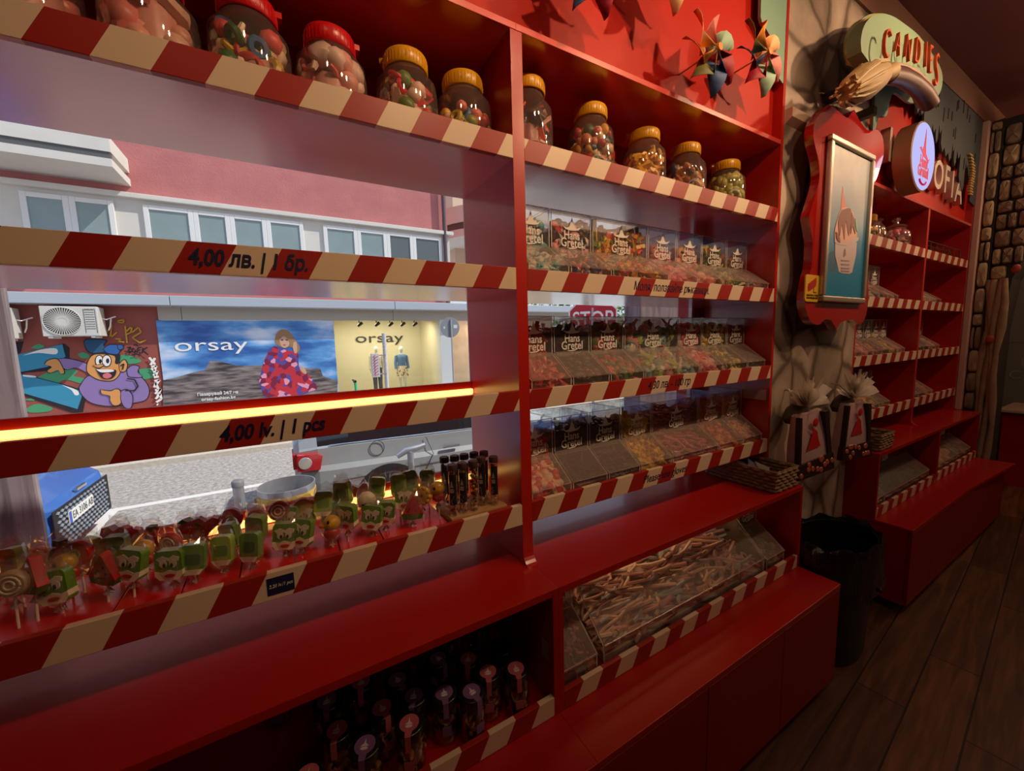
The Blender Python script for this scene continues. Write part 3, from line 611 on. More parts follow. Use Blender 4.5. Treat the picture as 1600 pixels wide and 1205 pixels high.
# ------------------------------------------------------------------ big candy jars on the top shelf
YLID = pm('yellow_lid', (0.72, 0.36, 0.008), 0.32); RLID = pm('red_lid', (0.62, 0.008, 0.012), 0.3)
def jar(x, y, z, h, lid, what, label, kinds, pal, r=0.082, lr=0.058, size=0.017, n=130, fill=.8, seed=0, aniso=(1,1,1), grp='plastic candy jars on the top shelf', knob=False, rz=0.0):
    t = thing('candy_jar', (x, y, z), label, 'candy jar', grp, rz)
    nk = lr-0.006
    prof = [(0.0, 0.002), (r*0.72, 0.001), (r*0.86, 0.008), (r*0.97, h*.18), (r, h*.36), (r*0.995, h*.55), (r*0.95, h*.68), (nk*1.12, h*.78), (nk, h*.83), (nk, h-0.035)]
    m = M(); m.lathe(prof, 32, caps=False); m.build('jar_body', PET, t, False)
    if knob:
        l = M(); l.lathe([(0, h-.035), (lr, h-.034), (lr+.004, h-.026), (lr*.8, h-.012), (.014, h-.002), (.012, h+.008), (.024, h+.02), (.022, h+.034), (0, h+.04)], 24); l.build('glass_lid', PET, t, False)
    else:
        l = M(); l.lathe([(0, h-.002), (lr-.008, h-.001), (lr-.003, h-.004), (lr, h-.010), (lr, h-.041), (lr-.002, h-.043), (lr-.004, h-.043)], 40, caps=False)
        for k in range(40):
            a_ = 2*math.pi*k/40; l.box(-.001, .001, -.0003, .0003, h-.038, h-.014, T=Matrix.Rotation(a_, 4, 'Z') @ Matrix.Translation((lr, 0, 0)))
        l.box(lr-.004, lr+.010, -.011, .011, h-.017, h-.004)
        l.build('screw_lid', lid, t, False)
    rg = random.Random(seed); pts = []
    R_ = lambda zz: np.interp(zz/h, [0, .03, .18, .36, .55, .68, .78, .83, 1], [r*.72, r*.86, r*.97, r, r*.995, r*.95, nk*1.12, nk, nk])
    k = 0
    while len(pts) < n and k < 9000:
        k += 1; zz = rg.uniform(size*.8, fill*h); rr = max(0.002, R_(zz)-size*1.02); q = rr*math.sqrt(rg.uniform(0, 1)); a_ = rg.uniform(0, 6.283)
        if q < rr-1.5*size and zz < fill*h-1.5*size: continue
        pts.append((q*math.cos(a_), q*math.sin(a_), zz))
    core = lambda m_: m_.lathe([(0, .006), (r*.6, .006), (r*.72, h*.3), (r*.6, max(.03, fill*h-size*1.6)), (0, max(.03, fill*h-size*1.6))], 12)
    def clamp(V, C):
        V = V.copy(); V[:, 2] = np.clip(V[:, 2], .005, h*.82); q = np.hypot(V[:, 0], V[:, 1]); lim = np.array([R_(z_) for z_ in V[:, 2]])-.003
        k_ = np.minimum(1, lim/np.maximum(q, 1e-6)); V[:, 0] *= k_; V[:, 1] *= k_; return V
    c = link('jar_candy', candies('jar_candy', pts, kinds, pal, size, seed, 0, aniso, core, clamp=clamp)); c.location = (x, y, z)
    tag(c, f'{what} inside a jar, ' + label.split(',')[-1].strip(), 'candy', kind='stuff'); return t
Z1 = SURF[1]; YJ = 0.13
P_MARSH = col((225,130,120),(240,170,150),(215,110,105),(235,190,165)); P_MIX = col((235,120,60),(70,120,60),(230,90,90),(245,220,190),(60,110,160),(220,180,50),(200,60,60))
P_TWIST = col((240,170,160),(245,215,200),(225,120,115)); P_RRING = col((210,40,35),(225,70,60),(100,130,50),(240,200,180)); P_JELLY = col((225,190,60),(60,120,170),(230,120,110),(240,200,190),(190,50,40),(150,160,60)); P_COLA = col((50,28,20),(70,40,30),(220,90,70),(240,180,160)); P_BEAN = col((200,120,80),(60,90,50),(220,160,60),(190,60,50),(230,200,160),(50,70,90)); P_BANANA = col((230,170,30),(240,190,60),(220,150,20)); P_NUT = col((210,160,110),(60,35,25),(230,190,150),(50,60,90),(190,120,60)); P_OLIVE = col((170,165,60),(150,150,50),(190,185,90))
jar(-0.362, YJ, Z1, .24, RLID, 'pink marshmallows', 'large clear jar of grey and pink marshmallows, first from left on top shelf', ['ball', 'worm'], P_MARSH, size=.026, n=70, fill=.8, seed=1)
jar(-0.183, YJ, Z1, .24, RLID, 'pink twist marshmallows', 'red lidded jar of big pink marshmallows, second from left on top shelf', ['ball', 'heart'], P_MARSH, size=.028, n=70, fill=.85, seed=2)
jar(-0.011, YJ, Z1, .242, RLID, 'mixed pink and green gummies', 'red lidded jar of mixed gummies and strips, third from left on top shelf', ['worm', 'ball', 'ring'], P_MIX, size=.023, n=90, fill=.72, seed=3)
jar(0.158, YJ, Z1, .228, RLID, 'pink twisted marshmallows', 'red lidded jar of pink twists, fourth from left on top shelf', ['worm', 'ball'], P_TWIST, size=.025, n=85, fill=.7, seed=4)
jar(0.346, YJ, Z1, .238, YLID, 'red gummy rings', 'yellow lidded jar of red rings, left of the jar by the centre post', ['ring', 'ball', 'heart'], P_RRING, size=.02, n=100, fill=.68, seed=5, rz=2.6)
jar(0.512, YJ, Z1, .232, YLID, 'mixed jelly beans and rings', 'yellow lidded jar of mixed colours, just left of the centre post', ['ball', 'ring'], P_JELLY, size=.018, n=110, fill=.55, seed=6, rz=0.2)
jar(0.735, YJ, Z1, .285, YLID, 'dark cola gummies', 'tall yellow lidded jar of dark gummies, just right of the centre post', ['strip', 'worm', 'disc'], P_COLA, size=.022, n=100, fill=.62, seed=7, rz=2.4)
jar(1.0, YJ, Z1, .275, YLID, 'speckled round candy', 'tall yellow lidded jar of many coloured beans, second right of the centre post', ['ball'], P_BEAN, size=.017, n=170, fill=.68, seed=8, aniso=(1.15, .9, .9), rz=0.3)
jar(1.272, YJ, Z1, .258, YLID, 'yellow banana gummies', 'yellow lidded jar of yellow gummies, third right of the centre post', ['worm', 'heart'], P_BANANA, size=.02, n=120, fill=.66, seed=9, rz=2.5)
jar(1.522, YJ, Z1, .258, YLID, 'nut shaped candy', 'yellow lidded jar of nut candy, fourth right of the centre post', ['ball', 'disc'], P_NUT, size=.018, n=130, fill=.62, seed=10, aniso=(1.3, .9, .8), rz=0.2)
jar(1.806, YJ, Z1, .248, YLID, 'olive green almonds', 'yellow lidded jar of olive green almonds, right end of the top shelf', ['ball'], P_OLIVE, size=.018, n=150, fill=.72, seed=11, aniso=(1.35, .95, .9), rz=2.6)
jar(1.136, 0.222, Z1, .20, RLID, 'red and orange candy', 'red lidded jar half hidden, behind the beans and the yellow gummies', ['ball'], P_SOUR, r=.07, lr=.052, size=.017, n=100, fill=.7, seed=12)
FG = 'jars on the far top shelf'
jar(3.025, 0.12, Z1, .25, YLID, 'red and white candy', 'clear jar of red mix beside the poster edge, far top shelf', ['ball', 'strip'], P_REDW, size=.02, n=80, seed=13, grp=FG, knob=True)
jar(3.20, 0.17, Z1, .27, YLID, 'brown candy', 'yellow lidded jar of brown nuts, far top shelf', ['ball'], P_NUT, size=.018, n=90, fill=.5, seed=14, grp=FG)
jar(3.40, 0.15, Z1, .23, YLID, 'yellow and orange candy', 'shorter yellow lidded jar of orange balls, far top shelf', ['ball'], P_SOUR, size=.018, n=90, fill=.6, seed=15, grp=FG)
jar(3.62, 0.19, Z1, .26, YLID, 'mixed candy', 'glass jar with knob lid behind, far top shelf', ['ball'], P_NUT, size=.018, n=90, fill=.7, seed=16, grp=FG, knob=True)
jar(3.76, 0.102, Z1, .21, YLID, 'pink wrapped candy', 'glass jar of pink wrapped candy, nearest the far divider', ['ball', 'disc'], P_MAUVE+P_PINKW, size=.018, n=90, fill=.75, seed=17, grp=FG, knob=True)
# ------------------------------------------------------------------ lollipop shelf
ZT = 1.086          # top of the red stands
STAND = pm('red_stand_acrylic', (0.55, 0.012, 0.012), 0.15, spec=0.6)
seams = [-0.757] + [pt(px, py, z=ZT)[0] for px, py in ((188, 938), (285, 921), (376, 892), (461, 880), (530, 855), (597, 838))]
seams = [-0.757, -0.56] + [round(x, 3) for x in seams[1:]] + [0.372]
for i, (a, b) in enumerate(zip(seams[:-1], seams[1:])):
    t = thing('lollipop_stand', ((a+b)/2, 0.16, SURF[4]), f'red acrylic lollipop stand, {ORD[i]} from left on the lit shelf', 'display stand', 'red lollipop stands')
    M().box(a+0.0012, b-0.0012, 0.0185, 0.318, ZT-0.004, ZT).build('stand_top', STAND, t, bevel=0.001)
    M().box(a+0.0012, b-0.0012, 0.0185, 0.0225, SURF[4], ZT-0.0042).build('stand_front', STAND, t)
    M().box(a+0.0012, b-0.0012, 0.314, 0.318, SURF[4], ZT-0.0042).build('stand_rear', STAND, t)
LOLM = [pm('lolly_green', srgb(105, 150, 50), 0.25, coat=.4), pm('lolly_white', srgb(240, 225, 200), 0.35, coat=.3), pm('lolly_black', srgb(20, 22, 18), 0.3), pm('lolly_red', srgb(190, 30, 28), 0.22, coat=.5),
        pm('lolly_yellow', srgb(215, 165, 20), 0.22, coat=.5), pm('lolly_lime', srgb(165, 200, 65), 0.25, coat=.4), pm('lolly_beige', srgb(190, 160, 120), 0.35), pm('lolly_orange', srgb(225, 110, 25), 0.22, coat=.5),
        pm('lolly_pink', srgb(215, 110, 105), 0.25, coat=.4), pm('lolly_dark_green', srgb(62, 105, 42), 0.25, coat=.4)]
STICK = pm('paper_stick', (0.75, 0.68, 0.6), 0.6); FOIL = pm('twist_foil', (0.45, 0.38, 0.36), 0.25, metal=0.7)
def rrect(w, h, r, n=4):
    out = []
    for cx, cz, a0 in ((w-r, h-r, 0), (-w+r, h-r, 90), (-w+r, -h+r, 180), (w-r, -h+r, 270)):
        for k in range(n+1):
            a = math.radians(a0+90*k/n); out.append((cx+r*math.cos(a), cz+r*math.sin(a)))
    return out
def circ(cx, cz, rx, rz, n=14, a0=0): return [(cx+rx*math.cos(2*math.pi*k/n+a0), cz+rz*math.sin(2*math.pi*k/n+a0)) for k in range(n)]
def lolly_head(kind):
    """front faces -y; about 5 cm across"""
    m = M(); D = -0.011
    if kind == 'monster':
        m.prism(rrect(.026, .032, .009), 'y', -.010, .010, 0)
        m.prism([(-.0262, -.012), (-.012, -.015), (0, -.010), (.014, -.015), (.0262, -.011)] + [(p[0], p[1]) for p in [(.0262, -.022), (.018, -.0322), (-.018, -.0322), (-.0262, -.022)]], 'y', -.0112, .0112, 1)
        m.prism([(-.022, .016), (-.010, .022), (.001, .016), (.010, .022), (.022, .018), (.020, .010), (.008, .006), (-.002, .012), (-.014, .006)], 'y', D, -.009, 1)
        m.prism(circ(-.009, .004, .007, .009), 'y', D-.0005, -.009, 1); m.prism(circ(.009, .004, .007, .009), 'y', D-.0005, -.009, 1)
        m.prism(circ(-.007, .001, .003, .005), 'y', D-.001, -.009, 2); m.prism(circ(.007, .001, .003, .005), 'y', D-.001, -.009, 2)
        m.prism(circ(.002, -.022, .010, .004), 'y', D-.0016, -.009, 3)
    elif kind == 'melon':
        m.prism([(-.001, .036), (.004, .034), (.030, -.016), (-.028, -.016)], 'y', -.009, .009, 3)
        m.prism([(-.029, -.017), (.031, -.017), (.026, -.030), (.0, -.034), (-.025, -.030)], 'y', -.0095, .0095, 9)
        for x, z in ((-.008, 0), (.006, .008), (.010, -.006), (-.012, -.008)): m.prism(circ(x, z, .0016, .003, 8), 'y', -.0102, -.008, 2)
    elif kind in ('disc', 'reddisc'):
        m.lathe([(0, -.008), (.022, -.008), (.026, -.003), (.026, .003), (.022, .008), (0, .008)], 20, m=6 if kind == 'disc' else 3, ax='y')
        for r in (.008, .016): m.tube([(r*math.cos(a), -.0085, r*math.sin(a)) for a in np.linspace(0, 6.0, 14)], .0018, 5, 1)
    elif kind == 'duck':
        m.ball((0, 0, .008), (.022, .018, .020), 4); m.ball((0, 0, -.017), (.020, .015, .016), 3); m.ball((-.020, -.006, .004), (.010, .008, .006), 7)
        m.ball((-.006, -.017, .014), (.003, .003, .005), 2)
    elif kind in ('green', 'lime'):
        k = 0 if kind == 'green' else 5
        m.prism(rrect(.022, .032, .010), 'y', -.010, .010, k); m.prism(rrect(.015, .012, .005), 'y', -.0108, -.009, 9 if k == 0 else 0)
        m.prism([(-.0222, -.022), (.0222, -.022), (.014, -.0335), (-.014, -.0335)], 'y', -.0105, .0105, 1)
    elif kind == 'kiwi':
        m.lathe([(0, -.008), (.026, -.008), (.029, 0), (.026, .008), (0, .008)], 20, m=3, ax='y'); m.lathe([(0, -.0085), (.011, -.0085), (.011, -.007)], 14, m=5, ax='y')
        for k in range(8): m.prism(circ(.007*math.cos(k*.785), .007*math.sin(k*.785), .0012, .002, 6), 'y', -.0095, -.008, 2)
    elif kind == 'flower':
        m.lathe([(0, -.008), (.014, -.010), (.026, -.005), (.028, 0), (.024, .007), (0, .008)], 22, m=4, ax='y'); m.lathe([(0, -.011), (.005, -.011), (.005, -.009)], 10, m=2, ax='y')
        for k in range(10): m.ball((.022*math.cos(k*.628), -.004, .022*math.sin(k*.628)), (.007, .006, .007), 4, 8, 6)
    elif kind == 'heart':
        m.prism([(0, -.026), (.028, .006), (.026, .020), (.014, .025), (0, .014), (-.014, .025), (-.026, .020), (-.028, .006)], 'y', -.010, .010, 3)
    elif kind == 'berry':
        m.ball((0, 0, .0), (.024, .018, .026), 3); m.prism([(-.012, .022), (0, .030), (.012, .022), (0, .018)], 'y', -.016, .012, 9)
        for k in range(10): m.ball((.018*math.cos(k*2.4), -.014, -.015+.003*k), (.0018, .0014, .002), 4, 6, 4)
    elif kind == 'bottle':
        m.lathe([(0, -.034), (.012, -.034), (.013, -.008), (.006, .010), (.005, .022), (0, .022)], 12, m=3); m.box(-.008, .008, -.008, .008, .022, .034, 2); m.box(.006, .016, -.002, .002, .024, .031, 3); m.box(-.004, .013, -.013, -.011, -.03, -.01, 0)
        m.ball((-.014, 0, -.008), (.006, .008, .022), 2)
    elif kind == 'orange':
        m.lathe([(0, -.009), (.024, -.009), (.027, 0), (.024, .009), (0, .009)], 18, m=7, ax='y'); m.lathe([(0, -.0096), (.019, -.0096), (.019, -.008)], 16, m=4, ax='y')
    elif kind == 'skull':
        m.ball((0, 0, .004), (.026, .015, .024), 1); m.prism(rrect(.014, .010, .003), 'y', -.011, .010, 1)
        m.prism([(p[0], p[1]-.0) for p in circ(0, -.004, .014, .003, 10)], 'y', -.0158, -.010, 2)
    return m
HEADS = {}; HH = dict(monster=.032, melon=.034, disc=.026, reddisc=.026, duck=.030, green=.033, lime=.033, kiwi=.029, flower=.029, heart=.028, berry=.028, bottle=.034, orange=.027, skull=.026)
WORD = dict(monster='green face', melon='watermelon slice', disc='beige swirl', reddisc='red swirl', duck='yellow and red', green='green block', lime='lime green', kiwi='red kiwi slice', flower='yellow flower', heart='red heart', berry='red berry', bottle='dark bottle shaped', orange='orange slice', skull='pale skull')
def wrap_mesh(h):
    m = M(); n = 14; prof = [(.010, -h-.020), (.006, -h-.012), (.020, -h-.004), (.031, -h*.4), (.032, h*.3), (.027, h+.004), (.022, h+.012), (.024, h+.022)]
    rr = random.Random(3); v = []; f = []
    for i, (r, z) in enumerate(prof):
        for k in range(n):
            a = 2*math.pi*k/n; q = r*.86*(1+rr.uniform(-.05, .05)); v.append((q*math.cos(a), q*math.sin(a)*(.62 if i < 6 else .25), z+rr.uniform(-.002, .002)+(rr.uniform(-.004, .004) if i == 7 else 0)))
    for i in range(len(prof)-1):
        for k in range(n): f.append((i*n+k, i*n+(k+1) % n, (i+1)*n+(k+1) % n, (i+1)*n+k))
    m.add(v, f, 0, False); return m
WRAPS = {}
LOL = [(h, r, px, py) for h, r, px, py in [
    ('disc', 0, 20, 912), ('monster', 0, 88, 915), ('melon', 0, 50, 898), ('melon', 0, 165, 888), ('monster', 0, 206, 880), ('monster', 0, 268, 880), ('green', 0, 303, 872), ('lime', 0, 350, 866), ('green', 0, 393, 853), ('monster', 0, 446, 836), ('monster', 0, 472, 831),
    ('duck', 0, 518, 822), ('monster', 0, 542, 806), ('monster', 0, 582, 811), ('monster', 0, 602, 800), ('melon', 0, 644, 793), ('flower', 0, 660, 774), ('duck', 0, 684, 767),
    ('lime', 1, 22, 880), ('duck', 1, 104, 884), ('bottle', 1, 92, 868), ('kiwi', 1, 122, 864), ('green', 1, 182, 858), ('duck', 1, 226, 862), ('reddisc', 1, 268, 848), ('green', 1, 361, 836), ('green', 1, 401, 824), ('reddisc', 1, 436, 798), ('monster', 1, 450, 810), ('orange', 1, 474, 792), ('monster', 1, 476, 806),
    ('green', 1, 518, 806), ('lime', 1, 505, 786), ('lime', 1, 536, 770), ('skull', 1, 573, 783), ('flower', 1, 580, 792), ('lime', 1, 589, 763), ('monster', 1, 631, 777), ('lime', 1, 623, 757), ('green', 1, 640, 752), ('green', 1, 668, 750),
    ('orange', 2, 62, 872), ('lime', 2, 138, 862), ('heart', 2, 182, 838), ('heart', 2, 200, 842), ('bottle', 2, 240, 842), ('berry', 2, 292, 828), ('berry', 2, 311, 832), ('heart', 2, 322, 822), ('kiwi', 2, 362, 810), ('orange', 2, 402, 808), ('reddisc', 2, 516, 788), ('heart', 2, 562, 768), ('reddisc', 2, 4, 892)]]
YROW = [0.075, 0.155, 0.24]; cnt = {}; rg = random.Random(21)
ROWN = ['front', 'middle', 'back']
order = sorted(range(len(LOL)), key=lambda i: LOL[i][2])
for i in order:
    kind, rw, px, py = LOL[i]; y = YROW[rw]+rg.uniform(-.012, .012)
    x, _, z = pt(px, py, y=y); h = HH[kind]
    x = min(max(x, -0.70), 0.355)
    if z < ZT+h+.02: z = ZT+h+0.022
    cnt[(kind, rw)] = cnt.get((kind, rw), 0)+1
    n_of = sum(1 for q in LOL if q[0] == kind and q[1] == rw)
    lab = f'{WORD[kind]} lollipop in clear wrapper, ' + (f'{ORD[cnt[(kind, rw)]-1]} such from left, {ROWN[rw]} row' if n_of > 1 else f'only such one in the {ROWN[rw]} row')
    t = thing('lollipop', (x, y, ZT), lab, 'lollipop', 'wrapped lollipops on the lit shelf')
    if kind not in HEADS: HEADS[kind] = lolly_head(kind).mesh('lolly_head', LOLM); WRAPS[kind] = wrap_mesh(h).mesh('clear_wrapper', [CELLO])
    zh = z-ZT; yaw = rg.uniform(-.75, -.1); roll = rg.uniform(-.14, .14); dx = math.sin(roll)*zh
    hd = link('lolly_head', HEADS[kind], t, False); hd.location = (0, 0, zh); hd.rotation_euler = (rg.uniform(-.2, .1), roll, yaw)
    wr = link('clear_wrapper', WRAPS[kind], t, False); wr.location = hd.location; wr.rotation_euler = hd.rotation_euler
    M().tube([(-dx*.3, 0, .0005), (0, 0, zh-h*.7)], .0022, 7).build('stick', STICK, t, False)
    tw = M(); zz = zh-h-.012
    for k in range(5):
        a = k*1.3; tw.add([(0, 0, zz+.008), (.010*math.cos(a), .008*math.sin(a), zz-.006), (.010*math.cos(a+.7), .008*math.sin(a+.7), zz-.009), (.003*math.cos(a), .003*math.sin(a), zz-.004)], [(0, 1, 2, 3)])
    tw.build('twist_tie', FOIL, t, False)
# ------------------------------------------------------------------ chocolate tubes in a wooden rack
TAN = pm('tan_wood', (0.42, 0.24, 0.10), 0.55, noise=.2, nscale=40)
rk = M(); rk.box(0.376, 0.560, 0.02, 0.155, SURF[4], ZT+0.014)
rko = tag(rk.build('tube_rack', TAN, bevel=0.002), 'tan wooden rack holding the candy tubes beside the centre post', 'rack')
TUBE = clear('tube_glass', (0.93, 0.9, 0.88), 0.14, 0.03); CAPM = pm('tube_cap', (0.05, 0.022, 0.018), 0.45)
SLEEVE = pm('dark_sleeve', (0.02, 0.012, 0.011), 0.4)
tubes = [(0.392, 0.040), (0.424, 0.042), (0.458, 0.040), (0.494, 0.060), (0.527, 0.042), (0.40, 0.125), (0.432, 0.120), (0.464, 0.120), (0.497, 0.118), (0.528, 0.110)]
for i, (x, y) in enumerate(tubes):
    w_ = 'front' if y < .08 else 'back'; k = i % 5
    t = thing('candy_tube', (x, y, ZT+0.0145), f'slim tube of coloured sweets, {ORD[k]} from left in the rack, {w_} row', 'candy tube', 'candy tubes in the wooden rack')
    m = M(); m.lathe([(0, .0), (.010, .0005), (.0125, .005), (.0125, .138)], 18, caps=False); m.build('tube_body', TUBE, t, False)
    m = M(); m.lathe([(0, .136), (.0145, .136), (.0145, .150), (.013, .153), (0, .153)], 18); m.build('tube_cap', CAPM, t, False)
    rg2 = random.Random(i); pts = [(.006*math.cos(a), .006*math.sin(a), .008+.0045*k2) for k2, a in enumerate(np.linspace(0, 40, 27))]
    if i != 2:
        sl = M(); aa = np.linspace(3.5, 5.35, 9); sl.add([(.0129*math.cos(q), .0129*math.sin(q), z_) for z_ in (.035, .125) for q in aa], [(q, q+1, q+10, q+9) for q in range(8)], 0, True); sl.build('printed_sleeve', SLEEVE, t, False)
        hm = M(); hm.prism([(-.005, .088), (.005, .088), (.001, .104), (0, .108), (-.001, .104)], 'y', -.0138, -.0132); hm.prism(rrect(.0055, .006, .002), 'y', -.0138, -.0132, T=Matrix.Translation((0, 0, .078)))
        for q in range(5): hm.prism(circ(rg2.uniform(-.005, .005), .06-.005*q, .0016, .0016, 8), 'y', -.0138, -.0132, 0)
        hmo = hm.build('printed_emblem', pm('sleeve_print', (0.30, 0.25, 0.22), 0.5), t, False); hmo.rotation_euler = (0, 0, -0.6)
    me = candies('tube_sweets', pts, ['ball'], col((215, 165, 30), (190, 45, 40), (225, 205, 180), (150, 110, 130), (110, 60, 40)), .0052, i, 0, (1, 1, .8)); c = link('sweets', me, t, False)
# ------------------------------------------------------------------ small glass jars in the lower cubby
JGL = clear('small_jar_glass', (0.92, 0.9, 0.86), 0.16, 0.03); BLID = pm('black_lid', (0.010, 0.010, 0.012), 0.22, coat=.3)
PSEAL = pm('pink_seal', (0.42, 0.10, 0.12), 0.45); VSEAL = pm('violet_seal', (0.18, 0.09, 0.21), 0.45); SEALW = pm('seal_print', (0.6, 0.5, 0.6), 0.5)
P_CHOC = col((120, 70, 35), (80, 45, 25), (165, 110, 60), (60, 35, 20))
jars = [(0.025, 0.082, 'v'), (0.039, -0.019, 'p'), (0.114, 0.096, 'p'), (0.092, -0.095, 'v'), (0.147, -0.017, 'p'), (0.203, 0.049, 'v'), (0.197, -0.097, 'p'), (0.229, -0.026, 'v'), (0.302, -0.061, 'v'), (0.404, 0.01, 'p'), (0.367, -0.097, 'v'), (0.434, -0.063, 'p'), (0.513, 0.0, 'n'), (0.508, -0.096, 'p'), (0.327, 0.06, 'v'),
        (-0.095, 0.234, 'n'), (0.175, 0.212, 'n'), (0.304, 0.175, 'n'), (0.421, 0.181, 'n'), (0.515, 0.165, 'n'), (0.076, 0.196, 'n'), (-0.03, -0.097, 'p')]
bod = M(); bod.lathe([(0, .0015), (.028, .001), (.034, .004), (.036, .012), (.036, .085), (.030, .098), (.027, .103)], 24, caps=False); JB = bod.mesh('jar_body', [JGL])
ld = M(); ld.lathe([(0, .128), (.033, .128), (.0355, .126), (.036, .121), (.036, .104), (.034, .103), (0, .103)], 28); JL = ld.mesh('jar_lid', [BLID])
def seal(mat):
    m = M(); m.lathe([(0, .1292), (.024, .1292), (.024, .1283)], 24, caps=False)
    m.prism([(-.007, -.0375), (.007, -.0375), (.009, -.020), (-.009, -.020)], 'z', .1284, .1291); m.prism([(-.007, .086), (.007, .086), (.007, .129), (-.007, .129)], 'y', -.0378, -.0370)
    
    m.prism([(-.010, -.004), (.010, -.004), (.002, .003), (0, .016), (-.002, .003)], 'z', .1292, .1295, 1); m.prism(circ(0, -.009, .009, .004, 10), 'z', .1292, .1295, 1)
    return m.mesh('paper_seal', [mat, SEALW])
SE = dict(p=seal(PSEAL), v=seal(VSEAL)); rg = random.Random(9)
for i, (x, y, k) in enumerate(jars):
    c_ = dict(p='pink', v='violet', n='plain')[k]
    same = sorted([q for q in jars if q[2] == k], key=lambda q: q[0]); n_ = same.index((x, y, k))
    t = thing('glass_jar', (x, y, ZL), f'small glass jar, black lid with {c_} seal, {ORD[n_]} from left of the {c_} ones', 'jar', 'small jars in the lower cubby', rg.uniform(-.5, .3))
    link('jar_body', JB, t, False); link('jar_lid', JL, t, False)
    if k in SE: link('paper_seal', SE[k], t, False); M().prism([(-.012, .035), (.012, .035), (.012, .062), (-.012, .062)], 'y', -.0378, -.0370).build('paper_label', PSEAL if k == 'p' else VSEAL, t, False)
    pts = []
    for q in range(46):
        a = rg.uniform(0, 6.28); pts.append((.025*math.cos(a), .025*math.sin(a), rg.uniform(.017, .075)))
    me = candies('sweets', pts, ['ball', 'disc'], P_CHOC if k != 'p' else P_CHOC+P_MAUVE, .0095, i, 0, (1.3, .9, .8), lambda m_: m_.lathe([(0, .004), (.02, .004), (.022, .07), (0, .07)], 10)); link('sweets', me, t, False)
# ------------------------------------------------------------------ the street outside
RZ = -0.5
ASPH = pm('sunlit_asphalt', (0.37, 0.34, 0.31), 0.9, noise=.85, nscale=16, bump=.6, bscale=50)
[setattr(n_.inputs['Detail'], 'default_value', 9) or setattr(n_.inputs['Roughness'], 'default_value', .8) for n_ in ASPH.node_tree.nodes if n_.type == 'TEX_NOISE']
for n_ in ASPH.node_tree.nodes:
    if n_.type == 'MAP_RANGE': n_.inputs[1].default_value = 0.3; n_.inputs[2].default_value = 0.7
struct(M().box(-14, 22, 2.0, 8.4, RZ-0.1, RZ).build('floor_street', ASPH))
PAVE = pm('pavement_slab', (0.56, 0.48, 0.40), 0.9, noise=.25, nscale=18)
struct(M().box(-14, 22, 0.46, 2.0, RZ-0.1, RZ+0.1).build('floor_pavement_near', PAVE)); struct(M().box(-14, 22, 8.4, 12.4, RZ-0.1, RZ+0.1).build('floor_pavement_far', PAVE))
LINE = pm('road_paint', (0.72, 0.70, 0.66), 0.8, noise=.15, nscale=30)
ln = M(); ln.box(-9, 2.0, 6.0, 6.13, RZ, RZ+0.003); ln.box(-2.2, -2.08, 3.0, 6.0, RZ, RZ+0.003)
tag(ln.build('road_marking', LINE), 'white painted parking lines on the sunlit road', 'road marking')
# painted bark pilasters of the shop front on either side of the window
BARK = pm('painted_bark', (0.22, 0.17, 0.18), 0.7)
def barkmat():
    m = BARK; nt = m.node_tree; b = nt.nodes['Principled BSDF']; t = nt.nodes.new('ShaderNodeTexCoord'); mp = nt.nodes.new('ShaderNodeMapping'); mp.inputs['Scale'].default_value = (9, 9, 1.1)
    n = nt.nodes.new('ShaderNodeTexNoise'); n.inputs['Scale'].default_value = 1.6; n.inputs['Detail'].default_value = 5; n.inputs['Distortion'].default_value = 1.5
    r = nt.nodes.new('ShaderNodeValToRGB'); r.color_ramp.elements[0].position = .32; r.color_ramp.elements[0].color = (0.15, 0.12, 0.125, 1); r.color_ramp.elements[1].position = .6; r.color_ramp.elements[1].color = (0.34, 0.28, 0.285, 1)
    nt.links.new(t.outputs['Object'], mp.inputs[0]); nt.links.new(mp.outputs[0], n.inputs['Vector']); nt.links.new(n.outputs['Fac'], r.inputs[0]); nt.links.new(r.outputs[0], b.inputs['Base Color'])
barkmat()
struct(M().box(-2.2, -1.027, 1.60, 1.63, -0.05, 3.3).build('trim_3', BARK, bevel=0.01)); struct(M().box(2.895, 3.6, 1.60, 1.8, -0.05, 3.3).build('trim_4', BARK, bevel=0.01))
# ---- apartment building across the street
FY = 10.2
def P2(pts, ox=0, oy=0, s=1.0, y=FY): return [(lambda q: (q[0], q[2]))(pt(ox+a/s, oy+b/s, y=y)) for a, b in pts]
bd = thing('apartment_building', (0, 10, 0), 'pink stucco apartment building with white windows across the street', 'building')
STUC = pm('pink_stucco', (0.50, 0.172, 0.16), 0.9, noise=.18, nscale=2.5, bump=.7, bscale=30); RENDER = pm('white_render', (0.66, 0.62, 0.56), 0.85, noise=.08, nscale=4)
BRICKW = pm('red_ground_wall', (0.30, 0.075, 0.06), 0.9, noise=.12, nscale=6)
w_ = M(); w_.box(-11, 4.421, FY+.02, 15, 2.779, 14); w_.build('upper_wall', STUC, bd)
gw = M(); gw.box(-11, -2.275, FY, FY+.15, RZ, 2.779); gw.build('ground_wall', BRICKW, bd)
top = pt(240, 308, y=FY)[2]
M().box(-4.539, 4.456, FY-.02, FY+.02, 3.368, top-.10).build('window_band', RENDER, bd)
M().box(-4.657, 4.551, FY-.14, FY+.02, top-.10, top).build('window_cornice', RENDER, bd, bevel=.01)
WFR = pm('white_window_frame', (0.75, 0.74, 0.72), 0.4); PANE = pm('curtained_pane', (0.24, 0.31, 0.31), 0.12, spec=.6, noise=.15, nscale=3); DPANE = pm('dark_pane', (0.10, 0.12, 0.12), 0.05, spec=.8)
